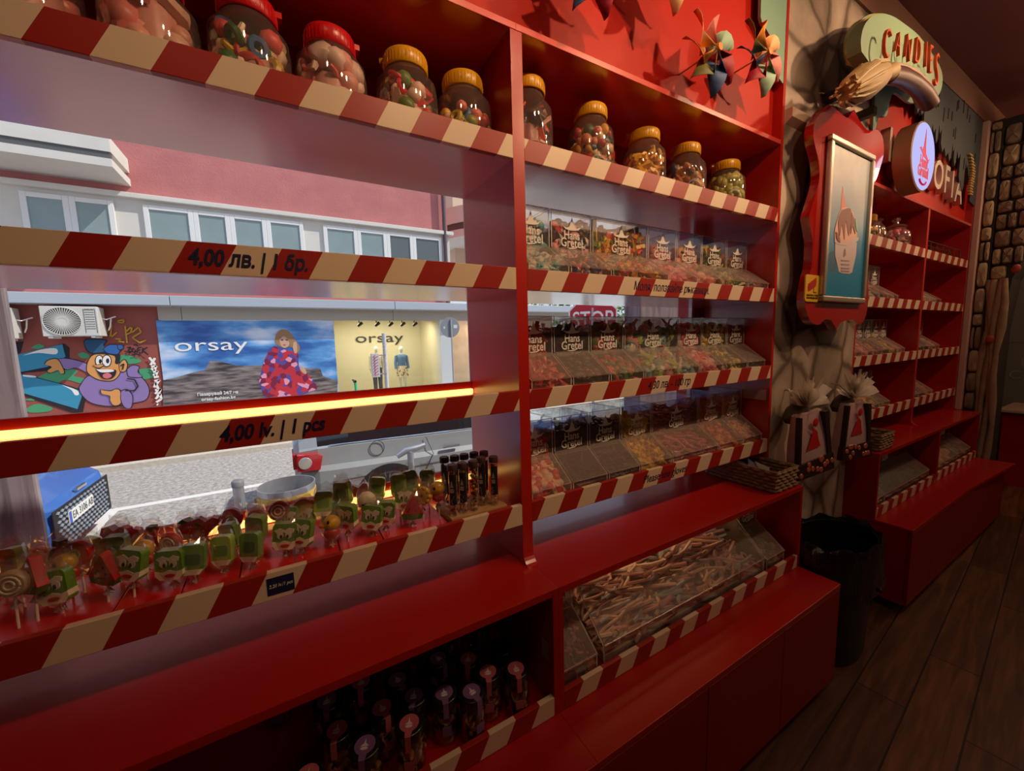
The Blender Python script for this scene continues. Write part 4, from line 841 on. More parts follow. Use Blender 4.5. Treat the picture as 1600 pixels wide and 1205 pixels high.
def win_group(pxs, tl, tr, dark=()):
    x0 = pt(pxs[0], tl, y=FY)[0]; x1 = pt(pxs[-1], tr, y=FY)[0]; zt = top-.19; zb = 3.545
    n = len(pxs)-1; xs_ = [pt(p, tl+(tr-tl)*i/n, y=FY)[0] for i, p in enumerate(pxs)]
    for i in range(n):
        a, b = xs_[i], xs_[i+1]
        f = M(); 
        for q in ((a, a+.09, zb, zt), (b-.09, b, zb, zt), (a+.09, b-.09, zt-.09, zt), (a+.09, b-.09, zb, zb+.09)): f.box(q[0], q[1], FY-.075, FY-.021, q[2], q[3])
        fo = f.build('house_window', WFR, bd, bevel=.008)
        M().box(a+.09, b-.09, FY-.05, FY-.04, zb+.09, zt-.09).build('pane', DPANE if i in dark else PANE, fo)
win_group([30, 107, 177], 292, 305); win_group([222, 300, 357, 414, 472], 309, 336); win_group([503, 556, 602, 643, 688], 340, 362, dark=(2, 3))
bk = M(); bx = pt(176, 262, y=FY-1)[0]; bz0 = pt(100, 250, y=FY-1)[2]; bz1 = pt(100, 210, y=FY-1)[2]
bk.box(-9, bx, FY-1, FY+.02, bz0, bz0+.14); bk.box(-9, bx-.02, FY-.98, FY-.88, bz0+.14, bz0+.26, 1); bk.box(-9, bx, FY-1, FY-.86, bz0+.26, bz1+.1); bk.box(bx-.12, bx, FY-.86, FY+.02, bz0+.26, bz1+.1)
bk.build('balcony', [RENDER, pm('dark_gap', (0.10, 0.10, 0.10), 0.6)], bd)
pp = M(); pp.tube([(4.291, FY-.1, 2.779), (4.291, FY-.1, 11)], .055, 10); pp.build('drain_pipe', pm('brown_pipe', (0.10, 0.06, 0.07), 0.5), bd)
PZ = 2.272
# shop fascia, panels, columns
FAS = pm('grey_fascia', (0.42, 0.46, 0.52), 0.45); PANEL = pm('beige_panel', (0.42, 0.38, 0.32), 0.6)
zt = pt(8, 455, y=FY-.35)[2]; zb = pt(8, 473, y=FY-.35)[2]
for a, b in ((-11, -2.004), (-1.992, 2.676), (2.688, 9)): M().box(a, b, FY-.35, FY, zb, zt).build('shop_fascia', FAS, bd, bevel=.01)
for a, b in ((-2.275, -1.886), (-1.875, 2.688), (2.7, 9)): M().box(a, b, FY-.03, FY+.05, PZ, zb+.02).build('fascia_panel', PANEL, bd)
M().box(4.032, 4.386, FY-.04, FY+.3, RZ, PZ+.03).build('shop_column', pm('pale_column', (0.55, 0.58, 0.60), 0.5), bd)
SB = 0.1
sr = M(); sr.box(1.155, 4.032, FY+1.9, FY+2, RZ, PZ+.1); sr.box(1.065, 1.155, FY, FY+2, RZ, PZ+.1); sr.box(4.032, 4.122, FY+.3, FY+2, RZ, PZ+.1); sr.box(1.155, 4.032, FY, FY+2, RZ, SB); sr.box(1.065, 4.122, FY, FY+2, PZ+.1, PZ+.2)
sr.build('display_niche', pm('cream_niche', (0.60, 0.56, 0.40), 0.7), bd)
M().box(4.386, 9, FY+1.2, FY+1.3, RZ, PZ+.1).build('second_niche', pm('warm_niche', (0.45, 0.33, 0.22), 0.7, noise=.5, nscale=2.5), bd)
M().box(1.155, 4.032, FY+.005, FY+.015, SB, PZ).build('display_glass', GLASS, bd)
M().box(4.386, 9, FY+.005, FY+.015, RZ, PZ).build('display_glass', GLASS, bd)
lamp('AREA', 'display_window_light', (2.6, FY+.7, PZ+.02), 62, (1.0, 0.86, 0.62), (2.6, FY+1.1, 0), shape='RECTANGLE', size=2.2, size_y=.5)
lamp('AREA', 'display_window_light', (6.2, FY+.5, PZ+.02), 40, (1.0, 0.75, 0.5), (6.2, FY+.9, 0), shape='RECTANGLE', size=2.2, size_y=.4)
a = pt(555, 529, y=FY+1.85); b = pt(630, 531, y=FY+1.85)
lettering('sign_lettering', 'orsay', .42, pm('dark_sign', (0.03, 0.028, 0.02), 0.5), bd, ((a[0]+b[0])/2, FY+1.87, a[2]), fit=b[0]-a[0], ext=.01)
# mural: painted straight on the ground wall
PAINT = {k: pm('mural_'+k, srgb(*c), 0.8) for k, c in dict(green=(70, 150, 105), blue=(55, 140, 175), dblue=(40, 85, 125), black=(32, 28, 38), purple=(140, 115, 170), skin=(215, 150, 85), cap=(45, 95, 165), white=(235, 230, 225), tongue=(215, 110, 120), yellow=(190, 145, 35)).items()}
PK = list(PAINT); mu = M(); ly = [0]
def mp_(k, pts, smooth=True, layer=None):
    ly[0] += 1; y = FY-.004-.0005*ly[0]
    if smooth: pts = curve_pts(pts+[pts[0]], 4)[:-1]
    mu.prism(P2(pts, 0, 440, 5.02, y=FY), 'y', y, FY-.0005, PK.index(k))
def ms_(k, pts, w=6):
    ly[0] += 1; y = FY-.004-.0005*ly[0]; q = [pt(a/5.02, 440+b/5.02, y=FY) for a, b in pts]
    for (x0, _, z0), (x1, _, z1) in zip(q[:-1], q[1:]):
        d = Vector((x1-x0, 0, z1-z0)); 
        if d.length < 1e-5: continue
        n = Vector((-d.z, 0, d.x)).normalized()*w*.00265
        mu.add([(x0+n.x, y, z0+n.z), (x0-n.x, y, z0-n.z), (x1-n.x, y, z1-n.z), (x1+n.x, y, z1+n.z)], [(0, 1, 2, 3)], PK.index(k))
for g in ([(240, 520), (300, 490), (350, 510), (300, 530)], [(610, 570), (650, 555), (700, 575), (690, 600), (640, 600)], [(930, 585), (1000, 575), (1110, 620), (1050, 645), (950, 640)], [(1090, 690), (1180, 680), (1230, 740), (1120, 765)],
          [(280, 760), (400, 700), (520, 680), (610, 700), (580, 740), (660, 760), (640, 800), (520, 770), (440, 800), (330, 790)], [(200, 1000), (290, 960), (410, 990), (380, 1020), (240, 1028)], [(180, 930), (250, 915), (270, 935)]): mp_('green', g)
for k, g in (('black', [(130, 600), (500, 485), (545, 520), (545, 600), (380, 700), (150, 720)]), ('blue', [(130, 575), (490, 492), (515, 590), (370, 670), (150, 712)]), ('black', [(150, 715), (480, 800), (665, 855), (670, 930), (650, 1030), (570, 1030), (170, 890)]), ('blue', [(150, 722), (480, 805), (655, 865), (610, 1000), (170, 870)]), ('black', [(100, 480), (185, 470), (160, 560), (125, 570)])): mp_(k, g, False)
mp_('white', [(180, 580), (320, 535), (440, 525), (440, 570), (300, 560)]); mp_('white', [(485, 810), (600, 850), (620, 885), (590, 890), (560, 850)]); mp_('white', [(185, 730), (270, 740), (280, 752), (190, 745)])
def outl(k, pts, g=1.05, ex=7):
    c = np.mean(np.array(pts), axis=0); big = [tuple(np.array(p)+(np.array(p)-c)/max(1, np.linalg.norm(np.array(p)-c))*ex) for p in pts]
    mp_('black', big); mp_(k, pts)
outl('purple', [(625, 830), (690, 745), (800, 740), (960, 700), (1090, 740), (1165, 830), (1150, 920), (1050, 950), (870, 975), (720, 950), (640, 880)])
outl('purple', [(455, 610), (520, 605), (620, 625), (700, 660), (690, 710), (600, 675), (530, 690), (480, 660)])
outl('skin', [(355, 650), (380, 620), (450, 610), (490, 670), (505, 715), (480, 722), (460, 695), (400, 715), (375, 700), (410, 670)])
outl('purple', [(1000, 690), (1040, 660), (1090, 670), (1080, 710), (1115, 745), (1060, 750), (1010, 740)])
outl('skin', [(690, 640), (740, 575), (900, 570), (935, 640), (940, 720), (880, 775), (770, 765), (690, 710)]); outl('skin', [(938, 650), (975, 615), (998, 650), (985, 700), (945, 700)])
mp_('black', [(720, 575), (760, 550), (930, 560), (935, 640), (905, 640), (900, 585), (800, 570)]); outl('dblue', [(665, 480), (690, 455), (830, 462), (810, 500), (850, 540), (740, 560), (690, 540)]); outl('cap', [(815, 530), (860, 500), (930, 505), (930, 565), (850, 560)]); outl('cap', [(925, 500), (960, 500), (965, 525), (935, 530)])
outl('white', circ(782, 622, 27, 40, 10)); outl('white', circ(840, 622, 32, 42, 10)); mp_('black', circ(790, 626, 11, 18, 8)); mp_('black', circ(848, 622, 13, 20, 8)); outl('skin', [(735, 660), (790, 650), (815, 655), (780, 675)])
mp_('black', [(755, 685), (880, 690), (915, 700), (900, 745), (860, 765), (800, 755)]); mp_('white', [(758, 688), (880, 690), (890, 706), (800, 712)]); mp_('tongue', [(810, 730), (850, 715), (880, 740), (850, 760), (815, 752)])
outl('skin', [(795, 850), (870, 860), (910, 845), (945, 860), (950, 950), (900, 970), (870, 935), (865, 895), (805, 880)]); outl('purple', [(955, 860), (1000, 850), (1040, 900), (1030, 985), (985, 985), (955, 930)])
ms_('black', [(985, 855), (1060, 855), (1085, 820), (1060, 770), (1000, 760)], 5); ms_('black', [(948, 660), (975, 645), (965, 690)], 4)
for g in ([(830, 420), (880, 330), (870, 440), (920, 400)], [(930, 310), (975, 300), (970, 325), (930, 320), (930, 310)], [(985, 350), (1000, 480)], [(985, 400), (1040, 350), (1030, 400), (985, 420)], [(1040, 400), (1090, 360), (1110, 400), (1040, 440), (1100, 480), (1150, 460)], [(910, 450), (960, 450), (930, 470), (980, 475)]): ms_('yellow', g, 4.5)
for g in ([(1000, 520), (1030, 515), (1010, 540), (1030, 555), (1000, 555)], [(1050, 520), (1035, 550), (1065, 555), (1065, 535)], [(1080, 560), (1085, 520), (1115, 515)], [(1080, 540), (1105, 535)], [(1125, 520), (1120, 560)], [(1160, 515), (1122, 540), (1165, 575)], [(1050, 500), (1070, 495), (1085, 500)], [(1045, 575), (1075, 568), (1100, 578)]): ms_('black', g, 5)
for g in ([(1175, 595), (1220, 650)], [(1220, 600), (1185, 655)], [(1190, 670), (1230, 660), (1215, 700), (1190, 680)], [(1205, 710), (1240, 700), (1225, 740), (1205, 725)], [(1210, 750), (1250, 745)], [(1215, 780), (1255, 770), (1235, 800)], [(1215, 830), (1225, 795), (1250, 850), (1220, 850)], [(1220, 880), (1265, 840), (1240, 900)], [(1225, 920), (1260, 880), (1270, 920), (1230, 945)], [(1235, 960), (1245, 965)]): ms_('white', g, 8)
mu.build('mural', [PAINT[k] for k in PK], bd)['label'] = 'spray painted mural of a boy in a blue cap'
# ---- advertising panel in the next shop window
ad = thing('advertising_poster', (-0.6, FY-.01, 1.0), 'wide sky blue poster of a seated woman in a patterned dress', 'poster')
sky = pm('printed_sky', (0.2, 0.4, 0.7), 0.4)
nt = sky.node_tree; t_ = nt.nodes.new('ShaderNodeTexCoord'); mpn = nt.nodes.new('ShaderNodeMapping'); mpn.inputs['Scale'].default_value = (.8, 1, 2.2); n_ = nt.nodes.new('ShaderNodeTexNoise'); n_.inputs['Scale'].default_value = 1.3; n_.inputs['Detail'].default_value = 6
r_ = nt.nodes.new('ShaderNodeValToRGB'); e = r_.color_ramp.elements; e[0].position = .36; e[0].color = (*srgb(50, 95, 165), 1); e[1].position = .72; e[1].color = (*srgb(215, 225, 240), 1); x_ = e.new(.52); x_.color = (*srgb(95, 155, 215), 1)
nt.links.new(t_.outputs['Object'], mpn.inputs[0]); nt.links.new(mpn.outputs[0], n_.inputs['Vector']); nt.links.new(n_.outputs['Fac'], r_.inputs[0]); nt.links.new(r_.outputs[0], nt.nodes['Principled BSDF'].inputs['Base Color'])
M().box(-2.323, 1.161, FY-.02, FY-.004, -.38, PZ-.006).build('poster_sheet', sky, ad)
def pp_(name, pts, mat, k, smooth=True, parent=ad):
    if smooth: pts = curve_pts(pts+[pts[0]], 3)[:-1]
    return M().prism(P2(pts, 240, 460, 5.333), 'y', FY-.021-.0015*k, FY-.0205).build(name, mat, parent)
rockm = pm('printed_rock', (0.09, 0.075, 0.08), 0.5); nt = rockm.node_tree; t_ = nt.nodes.new('ShaderNodeTexCoord'); mpn = nt.nodes.new('ShaderNodeMapping'); mpn.inputs['Scale'].default_value = (1.5, 1, 9); n_ = nt.nodes.new('ShaderNodeTexNoise'); n_.inputs['Scale'].default_value = 2; n_.inputs['Detail'].default_value = 6
r_ = nt.nodes.new('ShaderNodeValToRGB'); e = r_.color_ramp.elements; e[0].position = .35; e[0].color = (*srgb(58, 50, 55), 1); e[1].position = .7; e[1].color = (*srgb(150, 138, 135), 1)
nt.links.new(t_.outputs['Object'], mpn.inputs[0]); nt.links.new(mpn.outputs[0], n_.inputs['Vector']); nt.links.new(n_.outputs['Fac'], r_.inputs[0]); nt.links.new(r_.outputs[0], nt.nodes['Principled BSDF'].inputs['Base Color'])
pp_('printed_rocks', [(80, 1000), (80, 715), (200, 690), (330, 650), (430, 630), (470, 555), (560, 560), (700, 595), (900, 592), (1280, 615), (1390, 620), (1410, 680), (1530, 720), (1535, 1000)], rockm, 1, False)
drm = pm('printed_dress', (0.4, .05, .1), 0.5); nt = drm.node_tree; t_ = nt.nodes.new('ShaderNodeTexCoord'); v_ = nt.nodes.new('ShaderNodeTexVoronoi'); v_.inputs['Scale'].default_value = 9; r_ = nt.nodes.new('ShaderNodeValToRGB'); r_.color_ramp.interpolation = 'CONSTANT'
e = r_.color_ramp.elements; e[0].color = (*srgb(190, 45, 60), 1); e[1].position = .34; e[1].color = (*srgb(85, 70, 150), 1); x_ = e.new(.6); x_.color = (*srgb(120, 30, 65), 1); x_ = e.new(.85); x_.color = (*srgb(225, 150, 175), 1)
sp = nt.nodes.new('ShaderNodeSeparateColor'); nt.links.new(t_.outputs['Object'], v_.inputs['Vector']); nt.links.new(v_.outputs['Color'], sp.inputs[0]); nt.links.new(sp.outputs[0], r_.inputs[0]); nt.links.new(r_.outputs[0], nt.nodes['Principled BSDF'].inputs['Base Color'])
SKN = pm('printed_skin', srgb(205, 160, 135), 0.5); HAIR = pm('printed_hair', srgb(160, 120, 85), 0.5)
pp_('printed_hair', [(1010, 400), (1020, 330), (1070, 292), (1130, 310), (1180, 380), (1215, 430), (1215, 470), (1180, 490), (1150, 440), (1060, 440)], HAIR, 2)
pp_('printed_dress', [(970, 450), (1010, 432), (1050, 450), (1130, 470), (1180, 480), (1205, 500), (1210, 600), (1240, 630), (1300, 680), (1365, 780), (1300, 810), (1200, 850), (1080, 860), (950, 880), (885, 750), (890, 680), (920, 560)], drm, 3)
pp_('printed_face', [(1045, 370), (1075, 340), (1115, 350), (1132, 390), (1125, 430), (1090, 448), (1060, 425)], SKN, 4)
pp_('printed_hair', [(1040, 400), (1050, 340), (1095, 325), (1135, 360), (1140, 430), (1125, 390), (1095, 352), (1065, 360)], HAIR, 5)
pp_('printed_hand', [(1215, 600), (1250, 610), (1275, 650), (1260, 665), (1225, 635)], SKN, 5); pp_('printed_hand', [(1165, 400), (1190, 400), (1195, 480), (1175, 490), (1160, 440)], SKN, 5)
ey = pp_('printed_features', [(1060, 378), (1080, 376), (1082, 384), (1062, 386)], NAVY, 6, False); pp_('printed_features', [(1098, 376), (1120, 378), (1118, 386), (1100, 384)], NAVY, 6, False); pp_('printed_features', [(1078, 418), (1105, 418), (1098, 426), (1084, 426)], pm('printed_lips', srgb(165, 70, 70), .5), 6, False)
a = pt(272, 540, y=FY); b = pt(386, 536, y=FY); lettering('poster_lettering', 'orsay', .4, WHITE, ad, ((a[0]+b[0])/2, FY-.03, (a[2]+b[2])/2-.02), fit=b[0]-a[0], ext=.002)
a = pt(309, 618, y=FY); b = pt(372, 613, y=FY); lettering('poster_lettering', 'Пазарувай 24/7 на', .1, WHITE, ad, ((a[0]+b[0])/2, FY-.03, a[2]+.015), fit=b[0]-a[0], ext=.002, off=.002)
a = pt(315, 625, y=FY); b = pt(368, 619, y=FY); lettering('poster_lettering', 'orsay-fashion.bg', .1, WHITE, ad, ((a[0]+b[0])/2, FY-.03, a[2]+.01), fit=b[0]-a[0], ext=.002, off=.002)
# ---- air conditioners
ACW = pm('ac_casing', (0.62, 0.59, 0.54), 0.4); ACD = pm('ac_dark', (0.09, 0.08, 0.07), 0.7)
def ac(x, z, label):
    t = thing('air_conditioner', (x, FY-.2, z), label, 'air conditioner', 'air conditioners on the red wall'); W, H_ = .78, ACH
    M().box(x, x+W, FY-.42, FY-.07, z, z+H_).build('ac_casing', ACW, t, bevel=.012)
    cx, cz = x+.285, z+H_/2; g = M(); g.lathe([(0, 0), (.255, 0), (.255, .006), (0, .006)], 32, c=(cx, FY-.422, cz), m=1, ax='y')
    for k in range(44):
        a_ = 2*math.pi*k/44; T = Matrix.Translation((cx, FY-.431, cz)) @ Matrix.Rotation(a_, 4, 'Y') @ Matrix.Rotation(.25, 4, 'Y'); g.box(.065, .25, -.003, .003, -.0055, .0055, T=T)
    g.tube([(cx+.26*math.cos(q), FY-.43, cz+.26*math.sin(q)) for q in np.linspace(0, 2*math.pi, 33)[:-1]], .008, 6, closed=True); g.lathe([(0, .02), (.07, .016), (.075, 0), (0, 0)], 20, c=(cx, FY-.43, cz), ax='y')
    g.build('fan_grille', [ACW, ACD], t)
    v = M(); 
    for k in range(9): v.box(x+.60, x+.73, FY-.426, FY-.42, z+.14+.045*k, z+.146+.045*k)
    v.box(x+.585, x+.589, FY-.426, FY-.42, z+.06, z+H_-.06); v.box(x+.745, x+.749, FY-.426, FY-.42, z+.06, z+H_-.06)
    v.build('side_louvres', ACD, t)
    lettering('casing_lettering', 'SAMSUNG', .03, NAVY, t, (x+.665, FY-.4225, z+H_-.055), fit=.17, ext=.0005)
    br = M(); br.box(x+.06, x+.12, FY-.40, FY-.06, z-.035, z-.001); br.box(x+.64, x+.70, FY-.40, FY-.06, z-.035, z-.001); br.tube([(x+W+.001, FY-.2, z+.35), (x+W+.06, FY-.22, z+.33), (x+W+.12, FY-.1, z+.38), (x+W+.16, FY-.07, z+.40)], .012, 6); br.tube([(x+W+.10, FY-.12, z+.36), (x+W+.07, FY-.1, z+.2), (x+W+.03, FY-.075, z+.12)], .012, 6)
    br.build('bracket', WHITE, t)
p = pt(67, 526, y=FY-.42); ACH = pt(62, 478, y=FY-.42)[2]-p[2]; ac(p[0], p[2], 'white air conditioner with round fan above the mural')
ac(p[0]-1.16, p[2]-.03, 'white air conditioner half hidden by the bark pilaster at far left')
# ---- display window goods
MANN = pm('mannequin_white', (0.66, 0.66, 0.56), 0.4); DENIM = pm('denim', srgb(85, 120, 150), 0.8, noise=.15, nscale=30); SKIRT = pm('flowered_cream', srgb(215, 200, 160), 0.8); SPOTS = pm('flower_spots', srgb(130, 90, 50), 0.8); GREYT = pm('grey_trousers', srgb(75, 75, 85), 0.8); TOPM = pm('pale_top', srgb(200, 190, 165), .8)
def loft(m, secs, n=14, mat=0):
    v = []; f = []
    for cx, cy, z, rx, ry in secs:
        for k in range(n):
            a = 2*math.pi*k/n; v.append((cx+rx*math.cos(a), cy+ry*math.sin(a), z))
    L = len(secs)
    for i in range(L-1):
        for k in range(n): f.append((i*n+k, i*n+(k+1) % n, (i+1)*n+(k+1) % n, (i+1)*n+k))
    m.add(v, f+[tuple(range(n))[::-1], tuple((L-1)*n+k for k in range(n))], mat, True); return m
def mannequin(x, y, z0, label, top, bottom, skirt, s=1.0):
    t = thing('mannequin', (x, y, z0), label, 'mannequin', 'mannequins in the display window')
    b = M(); loft(b, [(0, 0, .80, .15, .1), (0, 0, .95, .16, .1), (0, 0, 1.12, .12, .085), (0, 0, 1.32, .165, .1), (0, 0, 1.42, .17, .085), (0, 0, 1.46, .06, .05), (0, 0, 1.53, .045, .045), (0, -.01, 1.57, .06, .07), (0, -.01, 1.66, .075, .09), (0, 0, 1.73, .06, .075), (0, 0, 1.755, .02, .02)])
    for sgn in (-1, 1):
        b.tube([(sgn*.085, 0, .85), (sgn*.09, .0, .48), (sgn*.09, 0, .08), (sgn*.09, -.06, .02)], [.085, .055, .035, .03], 8)
        b.tube([(sgn*.17, 0, 1.39), (sgn*.215, .02, 1.12), (sgn*.23, -.05, .9), (sgn*.22, -.08, .80)], [.05, .04, .032, .025], 8)
    b.build('mannequin_body', MANN, t, False)
    c = M(); loft(c, [(0, 0, 1.0, .17, .115), (0, 0, 1.15, .15, .11), (0, 0, 1.32, .19, .125), (0, 0, 1.43, .185, .1), (0, 0, 1.46, .08, .065)])
    for sgn in (-1, 1): c.tube([(sgn*.18, 0, 1.40), (sgn*.225, .02, 1.12), (sgn*.235, -.05, .92)], [.065, .055, .05], 8)
    c.build('jacket', top, t, False)
    if skirt:
        k_ = M(); loft(k_, [(0, 0, .60, .235, .17), (0, 0, .8, .20, .14), (0, 0, 1.02, .165, .115)]); rr = random.Random(4)
        for q in range(26):
            a = rr.uniform(3.2, 6.2); z = rr.uniform(.63, .98); R_ = .235-.165*(z-.6); k_.ball((R_*math.cos(a), (R_*.72)*math.sin(a), z), (.022, .012, .025), 1, 6, 4)
        k_.build('skirt', [bottom, SPOTS], t, False)
    else:
        k_ = M()
        for sgn in (-1, 1): k_.tube([(sgn*.085, 0, .98), (sgn*.09, 0, .5), (sgn*.09, 0, .1)], [.1, .075, .06], 8)
        k_.build('trousers', bottom, t, False)
    t.scale = (s,)*3; return t
p = pt(626, 541, y=FY+.9); mannequin(p[0], FY+.9, SB+.032, 'white mannequin in a denim jacket and flowered skirt', DENIM, SKIRT, True, (p[2]-SB-.06)/1.72)
p = pt(587, 541, y=FY+.9); mannequin(p[0], FY+.9, SB+.032, 'white mannequin in grey trousers behind the sign box', TOPM, GREYT, False, (p[2]-SB-.06)/1.72)
tk = M(); a = pt(555, 502, y=FY+.45); b = pt(650, 503, y=FY+.45); tk.box(a[0], b[0], FY+.435, FY+.465, a[2]+.02, a[2]+.05); tag(tk.build('lighting_track', BLACK), 'black lighting track inside the display window', 'lighting track')
for i, px in enumerate((561, 588, 609, 628, 647)):
    x = pt(px, 505, y=FY+.45)[0]; z = a[2]+.019; t = thing('track_light', (x, FY+.45, z), f'black track light, {ORD[i]} from left above the orsay sign', 'track light', 'track lights in the display window')
    M().box(-.012, .012, -.01, .01, -.06, 0).build('stem', BLACK, t, False); sh_ = M(); sh_.lathe([(0, -.09), (.035, -.09), (.045, .06), (.04, .065), (0, .06)], 14, T=Matrix.Translation((.03, -.02, -.10)) @ Matrix.Rotation(.9, 4, 'Y')); sh_.build('lamp_head', BLACK, t, False)
# ---- street furniture
GALV = pm('galvanised', (0.50, 0.50, 0.52), 0.38, metal=.7, noise=.12, nscale=12); GREYS = pm('sign_back_grey', (0.22, 0.24, 0.26), 0.5)
p = pt(602, 560, y=8.7); t = thing('utility_pole', (p[0], 8.7, RZ+.1), 'pale metal pole with stickers before the display window', 'pole')
m = M(); m.tube([(p[0], 8.7, RZ+.1), (p[0], 8.7, pt(600, 521, y=8.7)[2])], .048, 14); m.build('pole_shaft', pm('stickered_metal', (0.55, 0.53, 0.54), .5, noise=.4, nscale=20), t)
a = pt(580, 553, y=8.6); b = pt(594, 589, y=8.6); m = M(); m.box(a[0], b[0], 8.58, 8.68, b[2], a[2]); bxo = m.build('sign_box', pm('white_box', (0.6, 0.55, 0.55), .6), t); g = M()
rr = random.Random(2)
for k in range(7):
    z = b[2]+(a[2]-b[2])*(.1+.125*k); g.tube([(a[0]+.02, 8.577, z), (a[0]+.08, 8.577, z+.05), (a[0]+.05, 8.577, z-.02), (b[0]-.03, 8.577, z+.02)], .009, 5)
g.build('pink_scribble', pm('pink_spray', srgb(190, 90, 130), .6), bxo); M().box(b[0], p[0], 8.64, 8.67, a[2]-.06, a[2]-.03).build('box_clamp', GALV, t); M().box(b[0], p[0], 8.64, 8.67, b[2]+.05, b[2]+.08).build('box_clamp', GALV, t)
p = pt(703, 512, y=8.9); r = 15.5/FPX*((np.array(p)-CAM) @ -RM[:, 2]); t = thing('road_sign', (p[0], 8.9, RZ+.1), 'round grey back of a road sign on a slim pole', 'road sign', 'road signs in the street')
m = M(); m.lathe([(0, -.012), (r, -.012), (r, 0), (0, 0)], 36, c=(p[0], 8.89, p[2]), ax='y'); m.build('sign_plate', GREYS, t, bevel=.004); M().tube([(p[0]+.02, 8.855, RZ+.1), (p[0]+.02, 8.855, p[2]+r*.8)], .022, 10).build('sign_pole', GALV, t)
st = M(); st.box(p[0]+r*.35, p[0]+r*.75, 8.875, 8.8778, p[2]-.02, p[2]+.07); st.box(p[0]-r*.7, p[0]-r*.55, 8.875, 8.8778, p[2]-.03, p[2]+.03); st.build('sticker', pm('grey_sticker', (.6, .6, .6), .5), t)
p = pt(926, 500, y=6.6); t = thing('stop_sign', (p[0], 6.6, RZ), 'red octagonal stop sign seen over the dispensers', 'road sign', 'road signs in the street', rz=-.8)
def octo(r): return [(r/math.cos(math.pi/8)*math.cos(math.pi/8+k*math.pi/4), r/math.cos(math.pi/8)*math.sin(math.pi/8+k*math.pi/4)) for k in range(8)]
sz = p[2]-RZ; M().prism([(u, v+sz) for u, v in octo(.60)], 'y', 0, .012).build('sign_plate', WHITE, t, False); M().prism([(u, v+sz) for u, v in octo(.565)], 'y', -.0015, -.0002).build('red_face', pm('sign_red', (0.5, .012, .03), .4), t, False)
lettering('sign_lettering', 'STOP', .56, WHITE, t, (0, -.003, sz), fit=1.0, ext=.0008, off=.004, world=False); M().tube([(0, .03, 0), (0, .03, sz+.3)], .04, 10).build('sign_pole', GALV, t, False)
p = pt(371, 752, z=.38); t = thing('bollard', (p[0], p[1], RZ), 'slim grey bollard left of the litter bin', 'bollard'); m = M(); m.lathe([(0, 0), (.045, 0), (.045, p[2]-RZ-.04)], 16); m.build('bollard_shaft', GALV, t, False); m = M(); h = p[2]-RZ; m.lathe([(0, h-.04), (.05, h-.05), (.05, h), (.042, h+.008), (0, h+.006)], 16); m.build('bollard_cap', pm('bollard_cap', (.2, .2, .2), .5), t, False)
p = pt(448, 756, z=.36); t = thing('litter_bin', (p[0], p[1], RZ), 'round metal litter bin with a yellow band on the pavement', 'litter bin'); h = p[2]-RZ; m = M(); m.lathe([(0, .06), (.20, .06), (.235, h), (.225, h), (.20, .10), (0, .10)], 32); m.build('bin_drum', GALV, t, False)
m = M(); m.lathe([(.228, h-.13), (.2365, h-.13), (.2385, h-.06), (.230, h-.06)], 32, caps=False); m.build('yellow_band', pm('worn_yellow', (0.62, 0.38, 0.06), .6, noise=.5, nscale=25), t, False)
m = M(); m.prism([(-.10-.26*math.sin(a), h-.42+.27*math.cos(a)) for a in np.linspace(.1, 3.0, 14)], 'y', -.02, .0); o = m.build('bin_flap', GREYS, t, False); o.location = (-.14, 0, 0); M().tube([(-.255, 0, 0), (-.255, 0, h-.08)], .012, 8).build('bin_post', GALV, t, False)
p = pt(641, 703, z=.42); t = thing('folding_bollard', (p[0], p[1], RZ), 'silver t-shaped parking post in front of the grey car', 'bollard'); h = p[2]-RZ; m = M(); m.tube([(0, 0, 0), (0, 0, h-.02)], .036, 12); m.build('post_shaft', GALV, t, False)
m = M(); m.tube([(-.15, 0, h-.05), (-.05, 0, h), (.06, 0, h+.008), (.17, 0, h+.03)], [.03, .038, .038, .03], 10); m.build('post_head', GALV, t, False); M().tube([(0, -.04, h-.4), (.14, -.04, h-.6)], .006, 6).build('stay_wire', GALV, t, False)
p = pt(555, 595, y=8.2); t = thing('kick_scooter', (p[0], 8.2, RZ+.1), 'green stemmed kick scooter standing by the display window', 'scooter'); h = p[2]-RZ-.1
m = M(); m.tube([(.03, 0, .12), (0, 0, h-.03)], .03, 10); m.build('scooter_stem', pm('scooter_green', srgb(45, 190, 130), .4), t, False); m = M(); m.tube([(-.02, -.2, h), (-.02, .2, h)], .022, 8); m.box(-.04, .02, -.03, .03, h-.04, h+.01); m.build('handlebar', BLACK, t, False)
m = M(); m.box(.05, .8, -.08, .08, .10, .15); m.build('scooter_deck', BLACK, t, False, bevel=.01)
for xx_ in (.0, .9): m = M(); m.lathe([(.05, -.03), (.11, -.03), (.12, 0), (.11, .03), (.05, .03)], 18, c=(xx_, 0, .12), ax='y'); m.build('scooter_wheel', BLACK, t, False)
